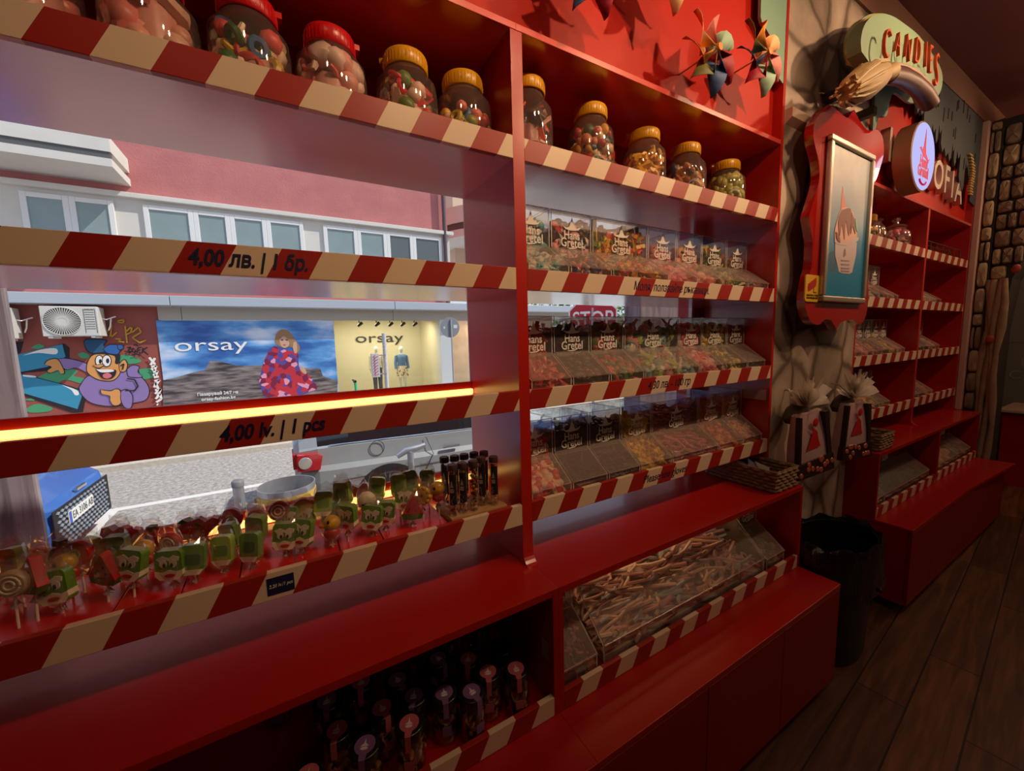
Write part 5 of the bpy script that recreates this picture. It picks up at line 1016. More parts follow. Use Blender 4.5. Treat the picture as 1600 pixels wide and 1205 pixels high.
# ---- trees and the pale building beyond
def leaves(cx, cy, cz, r, n, seed, s=.16):
    rr = random.Random(seed); m = M()
    for k in range(n):
        a = rr.uniform(0, 6.28); b = rr.uniform(-1, 1); q = r*rr.uniform(.55, 1.0); c = math.sqrt(1-b*b); p = Vector((cx+q*c*math.cos(a), cy+q*c*math.sin(a), cz+q*.8*b))
        u = Vector((rr.uniform(-1, 1), rr.uniform(-1, 1), rr.uniform(-1, 1))).normalized()*s; v = u.orthogonal().normalized()*s*.45
        m.add([p-u, p+v, p+u, p-v], [(0, 1, 2, 3)], rr.choice((0, 0, 1, 2)))
    return m
LF = [pm('leaf_mid', (0.10, 0.20, 0.035), .6), pm('leaf_light', (0.26, 0.38, 0.08), .6), pm('leaf_dark', (0.035, 0.08, 0.02), .6)]
for i, (x, y, z, r, n, lab) in enumerate([(13.6, 14.8, 3.6, 3.2, 2600, 'leafy green tree seen beside the pink building'), (21, 11.5, 3.3, 3.4, 2600, 'leafy green tree behind the stop sign')]):
    t = thing('street_tree', (x, y, RZ), lab, 'tree', 'street trees'); leaves(x, y, z, r, n, i).build('foliage', LF, t); M().tube([(x, y, RZ), (x+.1, y, 1.4), (x, y, z)], [.2, .16, .08], 10).build('trunk', pm('tree_bark', (.09, .06, .04), .9), t)
t = thing('corner_building', (8, 15, RZ), 'pale building with rounded balconies beyond the drain pipe', 'building')
m = M(); m.box(6.6, 10, 15, 19, 4.3, 13); m.build('corner_wall', pm('peach_render', (.62, .48, .36), .85), t)
for z0, hb in ((5.6, .27), (6.12, .6)): m = M(); m.lathe([(0, 0), (2.6, 0), (2.6, hb), (2.5, hb), (2.5, .1), (0, .1)], 40, c=(8.2, 14.7, z0), caps=False); m.build('round_balcony', RENDER, t)
m = M(); m.lathe([(0, 0), (2.55, 0), (2.55, .24), (0, .24)], 40, c=(8.2, 14.7, 5.875)); m.build('balcony_rail', pm('brown_rail', (.10, .07, .06), .6), t)
m = M(); m.lathe([(0, -.04), (.16, -.04), (.18, 0), (0, 0)], 16, c=(6.9, 12.6, 5.59)); m.build('ceiling_lamp', pm('bronze_lamp', (.12, .09, .07), .4), t)
# ---- cars
def car(name, x0, yc, L, Wd, secs, mats, label, heading=1):
    """secs: list of (s along length 0..1, z profile: sill, waist, roof, half-width factors)"""
    t = thing(name, (x0+L/2*heading, yc, RZ), label, 'car', 'cars in the street'); m = M(); rings = []
    for s, zs, zw, zr, k, ck in secs:
        hw = Wd/2*k; cw = hw*ck
        ring = [(-hw*.93, zs), (-hw*.99, zs+(zw-zs)*.25), (-hw, zs+(zw-zs)*.62), (-hw*.965, zs+(zw-zs)*.70), (-hw*.955, zw-.02), (-hw*.93, zw), (-cw*.97, zw+(zr-zw)*.5 if zr > zw else zw), (-cw*.86, zr-.04 if zr > zw+.05 else zr), (-cw*.6, zr)]
        ring = ring + [(-a, b) for a, b in ring[::-1]]; rings.append([(x0+heading*s*L, yc+a, RZ+b) for a, b in ring])
    n = len(rings[0]); v = [p for r_ in rings for p in r_]
    for i in range(len(rings)-1):
        for k in range(n-1):
            glass = k in (5, 6, n-8, n-7) and secs[i][3] > secs[i][2]+.2 and secs[i+1][3] > secs[i+1][2]+.2
            f = (i*n+k, i*n+k+1, (i+1)*n+k+1, (i+1)*n+k)
            m.add([v[q] for q in f], [(0, 1, 2, 3) if heading > 0 else (3, 2, 1, 0)], 1 if glass else 0, True)
        f = (i*n+n-1, i*n, (i+1)*n, (i+1)*n+n-1); m.add([v[q] for q in f], [(0, 1, 2, 3)], 2)
    m.add(rings[0], [tuple(range(n))], 0); m.add(rings[-1], [tuple(range(n))[::-1]], 0)
    m.build('car_body', mats, t); return t
SILV = pm('silver_paint', (0.36, 0.37, 0.36), 0.35, metal=.15, coat=.4); DGL = pm('dark_car_glass', (0.015, 0.015, 0.017), 0.04, spec=.8); TYRE = pm('tyre', (0.015, 0.013, 0.014), .8); ALLOY = pm('alloy', (0.55, 0.55, 0.56), .3, metal=.9); CHROME = pm('chrome', (.8, .8, .8), .12, metal=1.0)
YN = 3.60; YC = YN+.93
suv = car('estate_car', 0.0, YC, 4.6, 1.86, [(0, .42, .98, .98, .84, .9), (.012, .36, 1.0, 1.12, .93, .88), (.05, .33, 1.02, 1.33, .985, .86), (.12, .30, 1.02, 1.42, 1.0, .85), (.3, .28, 1.0, 1.46, 1.0, .85), (.5, .28, .98, 1.46, 1.0, .85), (.6, .28, .97, 1.40, 1.0, .84), (.74, .30, .95, .98, .99, .88), (.9, .34, .84, .86, .95, .9), (.98, .38, .74, .75, .84, .9), (1.0, .42, .6, .61, .75, .9)], [SILV, DGL, TYRE], 'silver grey car parked outside with red rear light showing')
for wx in (0.95, 3.65):
    for sgn in (-1, 1):
        y = YC+sgn*.77; q0 = 0 if sgn < 0 else .165; m = M(); m.lathe([(0, -.165), (.38, -.165), (.385, -.12), (.385, 0), (0, 0)], 36, c=(wx, y+q0, RZ+.34), ax='y'); m.build('wheel_arch', TYRE, suv)
        m = M(); m.lathe([(.19, -.19), (.30, -.19), (.32, -.15), (.32, 0), (.19, 0)], 32, c=(wx, y+(0 if sgn < 0 else .19), RZ+.32), ax='y'); m.lathe([(0, -.175), (.05, -.18), (.05, -.17), (0, -.17)], 16, c=(wx, y, RZ+.32), ax='y', m=1)
        for k in range(5): T = Matrix.Translation((wx, y+sgn*.165, RZ+.32)) @ Matrix.Rotation(k*1.2566, 4, 'Y'); m.box(.04, .21, -.012, .012, -.032, .032, 1, T=T)
        m.tube([(wx+.215*math.cos(q), y+sgn*.17, RZ+.32+.215*math.sin(q)) for q in np.linspace(0, 2*math.pi, 25)[:-1]], .018, 6, 1, closed=True); m.build('wheel', [TYRE, ALLOY], suv)
TL = pm('tail_red', (0.50, 0.01, 0.015), .12, coat=.6); TLW = pm('tail_clear', (0.6, 0.6, 0.6), .08, metal=.5)
tz = RZ+.80; m = M(); m.prism([(.02, tz), (.24, tz-.01), (.27, tz+.13), (.22, tz+.16), (.03, tz+.17)], 'y', YN-.012, YN+.25); m.lathe([(0, -.008), (.06, -.008), (.065, 0), (0, 0)], 18, c=(.10, YN-.013, tz+.08), ax='y', m=1); m.box(-.012, .03, YN+.10, YN+.40, tz, tz+.16); m.build('tail_light', [TL, TLW], suv)
m = M(); p = pt(590, 701, y=YN); m.tube([(p[0]+.08*math.cos(q), YN+.028, p[2]+.085*math.sin(q)) for q in np.linspace(0, 2*math.pi, 25)[:-1]], .004, 5, closed=True); m.tube([(1.42, YN+.02, RZ+.97), (1.50, YN-.005, RZ+.75), (1.36, YN-.003, RZ+.5)], .004, 5); m.tube([(0.35, YN+.005, RZ+.62), (1.4, YN-.003, RZ+.635), (3.2, YN-.002, RZ+.65)], .004, 5); m.build('body_seam', pm('seam_dark', (.05, .05, .05), .6), suv)
m = M(); m.box(1.62, 1.84, YN-.03, YN-.002, RZ+.80, RZ+.825); m.tube([(.35, YN+.05, RZ+1.025), (1.5, YN+.045, RZ+1.0), (3.0, YN+.05, RZ+.975)], .007, 6); m.tube([(0.12, YN+.03, RZ+.40), (.52, YN-.002, RZ+.39)], .013, 6); m.tube([(1.36, YN-.004, RZ+.38), (3.2, YN-.004, RZ+.38)], .013, 6); m.build('chrome_trim', CHROME, suv)
BLU = pm('blue_paint', srgb(70, 120, 200), 0.25, metal=.3, coat=.6)
bl = car('hatchback', -2.0, 4.86, 4.3, 1.84, [(0, .22, .62, .62, .62, .9), (.015, .18, .68, .69, .80, .9), (.05, .17, .75, .76, .92, .92), (.12, .18, .84, .87, .98, .92), (.24, .2, .93, .97, 1.0, .9), (.33, .2, .95, 1.15, 1.0, .86), (.45, .2, .95, 1.45, 1.0, .84), (.8, .2, .95, 1.45, 1.0, .82), (.93, .25, .95, 1.1, .95, .85), (1, .35, .9, .91, .85, .85)], [BLU, DGL, TYRE], 'blue hatchback at far left, front plate and grille showing', heading=-1)
g = M(); GX = -1.99
for k in range(9):
    for q in range(14):
        y = 4.28+q*.083+(.04 if k % 2 else 0); z = RZ+.24+k*.044; g.prism([(y-.034, z), (y, z-.016), (y+.034, z), (y, z+.016)], 'x', GX, GX+.012)
g.box(GX-.004, GX+.004, 4.2, 5.5, RZ+.21, RZ+.63, 1); g.build('grille', [pm('grille_silver', (.42, .5, .62), .3, metal=.6), TYRE], bl)
m = M(); m.box(GX+.013, GX+.022, 4.44, 5.0, RZ+.42, RZ+.54); m.box(GX+.022, GX+.0225, 4.44, 4.49, RZ+.42, RZ+.54, 1); pl = m.build('number_plate', [WHITE, pm('plate_blue', (.03, .1, .5), .4)], bl)
lettering('plate_lettering', 'EA 3106 AB', .11, BLACK, pl, (GX+.024, 4.745, RZ+.48), rot=(math.pi/2, 0, math.pi/2), fit=.47, ext=.0005)
m = M(); m.box(GX-.035, GX-.005, 4.76, 4.98, RZ+.665, RZ+.69); m.build('bonnet_badge', CHROME, bl)
for sgn in (-1, 1): m = M(); m.ball((GX-.16, 4.86+sgn*.70, RZ+.62), (.12, .10, .055)); m.build('headlight', TLW, bl)
for wx in (-2.85, -5.45):
    for sgn in (-1, 1): m = M(); m.lathe([(.18, -.1), (.31, -.1), (.325, -.06), (.325, .06), (.31, .1), (.18, .1)], 28, c=(wx, 4.86+sgn*.80, RZ+.325), ax='y'); m.lathe([(0, -.08), (.2, -.09), (.2, .09), (0, .08)], 20, c=(wx, 4.86+sgn*.80, RZ+.325), ax='y', m=1); m.build('wheel', [TYRE, ALLOY], bl)
# ------------------------------------------------------------------ pinwheels on the header
PWC = [pm('pw_blue', srgb(60, 95, 150), .6), pm('pw_orange', srgb(235, 150, 60), .6), pm('pw_pink', srgb(220, 130, 125), .6), pm('pw_crimson', srgb(165, 20, 45), .6), pm('pw_olive', srgb(115, 115, 60), .6), pm('pw_peach', srgb(245, 185, 130), .6), pm('pw_mint', srgb(160, 195, 170), .6)]
def pinwheel(x, z, label, R=.115, seed=0, y=-.075):
    t = thing('pinwheel', (x, 0.042, z), label, 'pinwheel', 'paper pinwheels on the red header'); rr = random.Random(seed); yb = y-0.042
    for k in range(7):
        a = k*2*math.pi/7+.3+seed; m = M(); v = []; N = 7
        for i in range(N):
            u = i/(N-1)
            for j in (0, 1):
                # each vane: a wide root curling forward to a point
                w_ = (math.sin(min(1, u+.22)*3.0)**.7 if u < .999 else 0)*.072*(1 if j else -.25); r_ = .012+R*u; ang = a+(.25 if j else -.12)*(1-u)
                v.append((r_*math.cos(ang)-w_*math.sin(a)*.6, yb+.012-.045*math.sin(u*2.6)*(1 if j else .25), r_*math.sin(ang)+w_*math.cos(a)*.6))
        f = [(2*i, 2*i+1, 2*i+3, 2*i+2) for i in range(N-1)]; m.add(v, f, 0, True)
        # the folded-over flap back to the hub
        v2 = [v[3], v[7], (0.006*math.cos(a), yb-.034, .006*math.sin(a)), (.02*math.cos(a+.8), yb-.03, .02*math.sin(a+.8))]; m.add(v2, [(0, 1, 2, 3)], 0, True)
        o = m.build('vane', PWC[(k*3+seed*2) % 7], t, False); sd = o.modifiers.new('thick', 'SOLIDIFY'); sd.thickness = .0012
    m = M(); m.lathe([(0, -.046), (.012, -.044), (.014, -.036), (0, -.034)], 14, c=(0, yb, 0), ax='y', m=0); m.build('hub', PWC[1], t, False)
    m = M(); m.tube([(0, yb-.034, 0), (0, -.0005, 0)], .003, 6); m.build('pin', STICK, t, False)
pz = 2.60
p = pt(1097, 92, y=-.05); pinwheel(p[0], p[2], 'paper pinwheel with blue and orange vanes, left of the pair beside mint board', seed=1, R=.125)
p = pt(1175, 97, y=-.05); pinwheel(p[0], p[2], 'paper pinwheel with crimson and peach vanes, right of the pair beside mint board', seed=2, R=.125)
p = pt(1028, -45, y=-.05); pinwheel(p[0], p[2], 'paper pinwheel cut by the photo top edge, orange vane tip showing', seed=3, R=.125)
p = pt(905, -45, y=-.05); pinwheel(p[0], p[2], 'paper pinwheel cut by the photo top edge, pink vane tip showing', seed=5, R=.125)
# ------------------------------------------------------------------ candies sign
SY = -0.2
sg = thing('shop_sign', (2.65, 0.0, 2.75), 'mint green shop sign with raised candies lettering and a broom', 'sign')
MINTD = pm('mint_sign', (0.30, 0.47, 0.30), 0.45); GOLD = pm('gold_edge', (0.62, 0.38, 0.08), .35, metal=.4); BROOM = pm('broom_straw', (0.55, 0.38, 0.18), .55); BROWN = pm('broom_handle', (0.10, 0.045, 0.035), .4); LETT = pm('sign_letter_red', (0.75, 0.10, 0.03), .35); LETS = pm('letter_side', (0.10, 0.10, 0.05), .5)
def S2(pts, y=SY): return [(lambda q: (q[0], q[2]))(pt(1200+a/5.333, b/5.333, y=y)) for a, b in pts]
out = curve_pts([(780, 430), (775, 330), (800, 220), (860, 140), (950, 115), (1040, 135), (1140, 200), (1260, 300), (1390, 480), (1450, 600), (1450, 720), (1410, 810), (1350, 870), (1280, 700), (1180, 620), (1030, 590), (880, 570)], 4)
M().prism(S2(out), 'y', SY, SY+.05, 0, side=1).build('sign_board', [MINTD, pm('mint_side', (0.20, 0.30, 0.2), .5)], sg)
out2 = curve_pts([(740, 500), (725, 380), (750, 250), (820, 150), (930, 110), (1000, 130), (900, 160), (810, 260), (790, 400), (800, 520)], 4)
M().prism(S2(out2, SY+.05), 'y', SY+.051, SY+.085, 0).build('back_board', GOLD, sg)
out3 = curve_pts([(690, 520), (672, 400), (690, 270), (760, 170), (860, 130), (1000, 150), (1200, 300), (1400, 600), (1300, 800), (1000, 620)], 4)
M().prism(S2(out3, SY+.1), 'y', SY+.086, SY+.12, 0).build('rear_board', MINTD, sg)
for dx in (2.4, 2.75): M().box(dx-.02, dx+.02, SY+.121, -.0005, 2.72, 2.76).build('wall_bracket', pm('bracket_dark', (.05, .05, .04), .5), sg)
LT = [('C', 960, 385, 150), ('A', 1050, 385, 118), ('N', 1135, 425, 125), ('D', 1215, 455, 130), ('I', 1285, 480, 130), ('E', 1325, 520, 140), ('S', 1375, 610, 165)]
tilt = [0.1, .1, .1, .05, -.1, -.15, -.1]
for (ch, cx, cz, hh), tl_ in zip(LT, tilt):
    p = pt(1200+cx/5.333, cz/5.333, y=SY-.03); q0 = pt(1200+cx/5.333, (cz-hh)/5.333, y=SY-.03); q1 = pt(1200+cx/5.333, (cz+hh)/5.333, y=SY-.03)
    hz = abs(q0[2]-q1[2])
    o = lettering('sign_letter', ch, hz*1.28, LETT, sg, (0, 0, 0), ext=.006, off=-.0035, sx_=.62, world=False); o.location = (p[0]-2.65, SY-.040, p[2]-2.75); o.rotation_euler = (0, tl_, 0)
def S3(a, b, y): return pt(1200+a/5.333, b/5.333, y=y)
m = M(); hp = [S3(a, b, SY-.02) for a, b in ((1010, 625), (1100, 640), (1200, 690), (1290, 770), (1340, 850), (1350, 870))]; m.tube(hp, .036, 12); m.build('broom_handle', BROWN, sg)
m = M(); hp2 = [(x, y-.02, z+.036) for x, y, z in hp]; m.tube(hp2, .006, 6); m.build('handle_trim', pm('handle_trim', (.55, .35, .28), .3), sg)
m = M(); bp = [S3(a, b, SY-.03) for a, b in ((1020, 600), (975, 610), (900, 640), (800, 690), (720, 740), (670, 770))]; m.tube(bp, [.035, .02, .055, .07, .06, .035], 14)
rr = random.Random(8)
for k in range(26):
    a = rr.uniform(0, 6.28); pts_ = []
    for i, (P_, R_) in enumerate(zip(bp[1:], (.02, .056, .072, .062, .036))): pts_.append((P_[0]+.3*R_*math.cos(a), P_[1]+R_*math.cos(a)*.95, P_[2]+R_*math.sin(a)))
    e_ = pts_[-1]; pts_.append((e_[0]-.03+rr.uniform(-.02, .02), e_[1]+rr.uniform(-.02, .02), e_[2]+rr.uniform(-.03, .01))); m.tube(pts_, .0055, 5)
m.build('broom_head', BROOM, sg)
m = M(); m.tube([S3(a, b, SY+.0) for a, b in ((780, 545), (720, 620), (660, 700), (650, 760), (670, 790))], .009, 6); m.build('gold_cord', GOLD, sg)
# ------------------------------------------------------------------ round light box and lettering on the far header
LY = -0.1; c = pt(1443, 245, y=LY); r = .19
lbx = thing('light_box', (c[0], 0.0, c[2]), 'round lit light box with crimson hat emblem above the far shelves', 'light box')
m = M(); m.lathe([(r, -.0), (r+.008, .004), (r+.008, .085), (r*.5, .086), (r*.5, .1415), (0, .1415)], 48, c=(c[0], LY+.0, c[2]), ax='y', caps=False); 
b_ = M()
for v_, f_, q_, s_ in ((m.v, m.f, m.m, m.s),): b_.add(v_, f_, 0, True)
b_.build('drum', pm('tan_drum', (0.42, 0.25, 0.15), .5), lbx)
fc = M(); fc.lathe([(0, -.003), (r-.002, -.003), (r-.001, .0), (0, 0)], 48, c=(c[0], LY+.001, c[2]), ax='y'); fc.build('lit_face', glow('lightbox_glow', (0.56, 0.55, 1.0), 0.95), lbx)
EMR = pm('crimson_vinyl', (0.30, 0.0, 0.035), .5, emit=(0.42, 0.0, 0.05), es=.75); g = M()
def E2(pts): return [(c[0]+u, c[2]+v) for u, v in pts]
g.prism(E2([(-.085, .035), (-.06, .045), (-.035, .03), (-.02, .06), (0, .155), (.012, .07), (.025, .02), (.07, -.008), (.09, .005), (.07, -.028), (.03, -.01), (-.02, .0), (-.05, .02)]), 'y', LY-.0045, LY-.003)
g.tube([(c[0]+.06*math.cos(a), LY-.004, c[2]-.13+.03*math.sin(a)) for a in np.linspace(3.4, 6.0, 10)], .006, 5); g.ball((c[0]+.055, LY-.004, c[2]-.142), (.012, .002, .010), 0, 8, 6)
for body, z, f in (('Hans', -.035, .13), ('Gretel', -.088, .18)):
    me = lettering('t', body, .085, EMR, False, (c[0]+.0, LY-.0038, c[2]+z), off=.004, ext=.0006, fit=f); g.add([v.co[:] for v in me.vertices], [tuple(p.vertices) for p in me.polygons]); bpy.data.meshes.remove(me)
g.build('light_box_emblem', EMR, lbx)
lamp('POINT', 'light_box_lamp', (c[0], LY-.12, c[2]), 0.6, (.75, .72, 1.0), shadow_soft_size=.1)
CRM = pm('cream_letter', (0.66, 0.54, 0.42), .45)
def letter(ch, px, py0, py1, label, y=0.012):
    p0 = pt(px, py0, y=y); p1 = pt(px, py1, y=y); h = p0[2]-p1[2]
    me = lettering('t', ch, h/.72, CRM, False, (0, 0, 0), ext=.022, off=.003, sx_=.95); o = link('raised_letter', me); o.location = (p0[0], y, (p0[2]+p1[2])/2); tag(o, label, 'letter', 'raised cream letters on the far header')
letter('I', 1386, 204, 260, 'cream raised letter i left of the light box')
for ch, px, a, b, w_ in (('O', 1462, 255, 302, 'letter o just right of the light box'), ('F', 1475, 263, 308, 'letter f in the sofia word'), ('I', 1484, 271, 315, 'last letter i, before the final a of the sofia word'), ('A', 1494, 278, 323, 'letter a at the end of the sofia word')): letter(ch, px, a, b, 'cream raised '+w_)
letter('S', 1442, 245, 297, 'cream raised letter s hidden behind the light box')
# ------------------------------------------------------------------ ice cream poster on a wavy red board
BY = -0.1
bo = thing('poster_board', (2.46, 0.0, 2.1), 'glossy wavy red board holding the ice cream poster on the stone wall', 'poster board')
def B2(pts, ox=1240, oy=160, s=3.35, y=BY): return [(lambda q: (q[0], q[2]))(pt(ox+a/s, oy+b/s, y=y)) for a, b in pts]
edge = curve_pts([(80, 595), (110, 500), (135, 400), (130, 300), (105, 190), (110, 110), (145, 50), (180, 15), (215, 30), (270, 75), (285, 80)], 4) + curve_pts([(300, 60), (318, 40), (340, 85), (375, 135), (400, 148), (440, 145), (468, 190), (470, 280), (440, 380), (415, 450), (410, 560), (395, 700), (385, 850), (392, 1000), (380, 1110), (350, 1160), (310, 1140), (275, 1140), (240, 1160), (225, 1190), (212, 1165), (190, 1135), (160, 1140), (130, 1165), (85, 1140), (60, 1050), (75, 930), (95, 850), (100, 720)], 4)
GLR = pm('gloss_red_board', (0.42, 0.008, 0.008), .08, spec=.8, coat=1.0)
M().prism(B2(edge), 'y', BY, BY+.035).build('wavy_board', GLR, bo, bevel=.004)
m = M()
for z in (1.85, 2.35): m.box(2.35, 2.55, BY+.036, -.0005, z, z+.04)
m.build('board_spacer', pm('spacer_dark', (.04, .02, .02), .6), bo)
po = thing('ice_cream_poster', (2.47, BY, 2.1), 'framed blue poster of a chocolate dripped ice cream tub', 'poster'); FYp = BY-.03
x0 = pt(1300, 207, y=BY-.02)[0]; x1 = pt(1368, 238, y=BY-.02)[0]; z0 = pt(1285, 471, y=BY-.02)[2]; z1 = pt(1301, 208, y=BY-.02)[2]
FRM = pm('silver_snap_frame', (0.52, 0.44, 0.37), .3, metal=.6); fw = .028; m = M()
for a in ((x0, x1, z0, z0+fw), (x0, x1, z1-fw, z1), (x0, x0+fw, z0+fw, z1-fw), (x1-fw, x1, z0+fw, z1-fw)): m.box(a[0], a[1], BY-.025, BY-.0006, a[2], a[3])
m.build('snap_frame', FRM, po, bevel=.006)
bluep = pm('printed_blue', (.1, .3, .45), .35); nt = bluep.node_tree; t_ = nt.nodes.new('ShaderNodeTexCoord'); s_ = nt.nodes.new('ShaderNodeSeparateXYZ'); n_ = nt.nodes.new('ShaderNodeTexNoise'); n_.inputs['Scale'].default_value = 3.5; n_.inputs['Detail'].default_value = 4
nt.links.new(t_.outputs['Object'], s_.inputs[0]); nt.links.new(t_.outputs['Object'], n_.inputs['Vector']); mr = nt.nodes.new('ShaderNodeMapRange'); mr.inputs[1].default_value = 2.05; mr.inputs[2].default_value = 2.34; nt.links.new(s_.outputs['Z'], mr.inputs[0])
ml = nt.nodes.new('ShaderNodeMath'); ml.operation = 'MULTIPLY'; m3 = nt.nodes.new('ShaderNodeMath'); m3.operation = 'MULTIPLY'; m3.inputs[1].default_value = 1.5; nt.links.new(n_.outputs['Fac'], m3.inputs[0]); nt.links.new(mr.outputs[0], ml.inputs[0]); nt.links.new(m3.outputs[0], ml.inputs[1])
mx = nt.nodes.new('ShaderNodeMix'); mx.data_type = 'RGBA'; mx.inputs[6].default_value = (0.02, 0.22, 0.42, 1); mx.inputs[7].default_value = (0.62, 0.60, 0.55, 1); nt.links.new(ml.outputs[0], mx.inputs[0]); nt.links.new(mx.outputs[2], nt.nodes['Principled BSDF'].inputs['Base Color'])
M().box(x0+fw-.004, x1-fw+.004, BY-.012, BY-.003, z0+fw-.004, z1-fw+.004).build('printed_sheet', bluep, po)
CUPM = pm('printed_cup', (0.60, 0.50, 0.52), .4); CRE = pm('printed_cream', (0.72, 0.42, 0.34), .4); CHO = pm('printed_chocolate', (0.22, 0.055, 0.04), .4); CON = pm('printed_cone', (0.72, 0.22, 0.14), .4); SHA = pm('printed_shade', (0.03, 0.13, 0.22), .5)
def pq(name, pts, mat, k, sm=True):
    if sm: pts = curve_pts(pts+[pts[0]], 3)[:-1]
    return M().prism(B2(pts, y=BY-.012), 'y', BY-.0122-.0006*k, BY-.0119).build(name, mat, po)
pq('printed_shadow', [(185, 890), (180, 800), (215, 780), (220, 880)], SHA, 0); 
pq('printed_cone', [(256, 440), (276, 560), (272, 600), (245, 600), (248, 540)], CON, 1, False)
pq('printed_tub', [(215, 725), (330, 735), (325, 800), (305, 890), (290, 898), (255, 895), (235, 888), (215, 800)], CUPM, 2, False); pq('printed_tub_rim', [(213, 715), (270, 735), (330, 705), (333, 725), (280, 752), (218, 738)], CUPM, 4)
pq('printed_ice_cream', [(214, 720), (212, 680), (225, 620), (245, 565), (275, 550), (305, 570), (320, 620), (330, 700), (290, 740), (240, 738)], CRE, 3)
for k, g_ in enumerate(([(250, 565), (290, 555), (300, 600), (285, 700), (270, 620), (262, 720), (250, 640), (238, 700), (230, 620)], [(300, 580), (315, 620), (318, 690), (305, 650), (295, 690)], [(216, 680), (230, 690), (240, 735), (222, 720)])): pq('printed_drip', g_, CHO, 5+k)
pq('printed_candy', [(318, 610), (328, 620), (330, 680), (322, 660)], pm('printed_mint', (.2, .5, .35), .4), 6)
g = M(); g.prism(B2([(262, 775), (268, 765), (272, 800), (258, 812)], y=BY-.012), 'y', BY-.0145, BY-.0125)
for z in (825, 845, 865, 880): g.prism(B2([(245, z), (290, z+3), (288, z+10), (246, z+8)], y=BY-.012), 'y', BY-.0145, BY-.0125)
g.build('tub_print', pm('tub_print', (.30, .20, .25), .5), po)
# cctv notice
a = pt(1262, 428, y=BY-.012); b = pt(1281.5, 472, y=BY-.012)
cc = thing('camera_notice', ((a[0]+b[0])/2, BY, (a[2]+b[2])/2), 'small yellow camera surveillance notice on the red board', 'notice'); w2 = (b[0]-a[0])/2; h2 = (a[2]-b[2])/2
m = M(); m.prism(rrect(w2, h2, .016), 'y', -.006, -.0005); m.build('notice_plate', pm('notice_yellow', (0.70, 0.40, 0.02), .4), cc, False)
m = M(); m.prism([(-.045, .018), (.028, .050), (.034, .030), (.028, .010), (-.030, -.014)], 'y', -.0068, -.0061); m.prism([(-.048, .006), (-.036, .012), (-.030, -.012), (-.042, -.016)], 'y', -.0068, -.0061); m.build('camera_symbol', pm('notice_red', (0.42, 0.015, 0.015), .4), cc, False)
m = M(); m.box(.008, .012, -.0068, -.0061, -.016, .004); m.box(.008, .036, -.0068, -.0061, -.020, -.016); m.build('camera_arm', BLACK, cc, False)
for body, z in (('ОБЕКТЪТ Е ПОД', -.032), ('НАБЛЮДЕНИЕ', -.044)): lettering('notice_lettering', body, .011, BLACK, cc, (0, -.0066, z), fit=w2*1.6, ext=.0003, off=.0003, world=False)
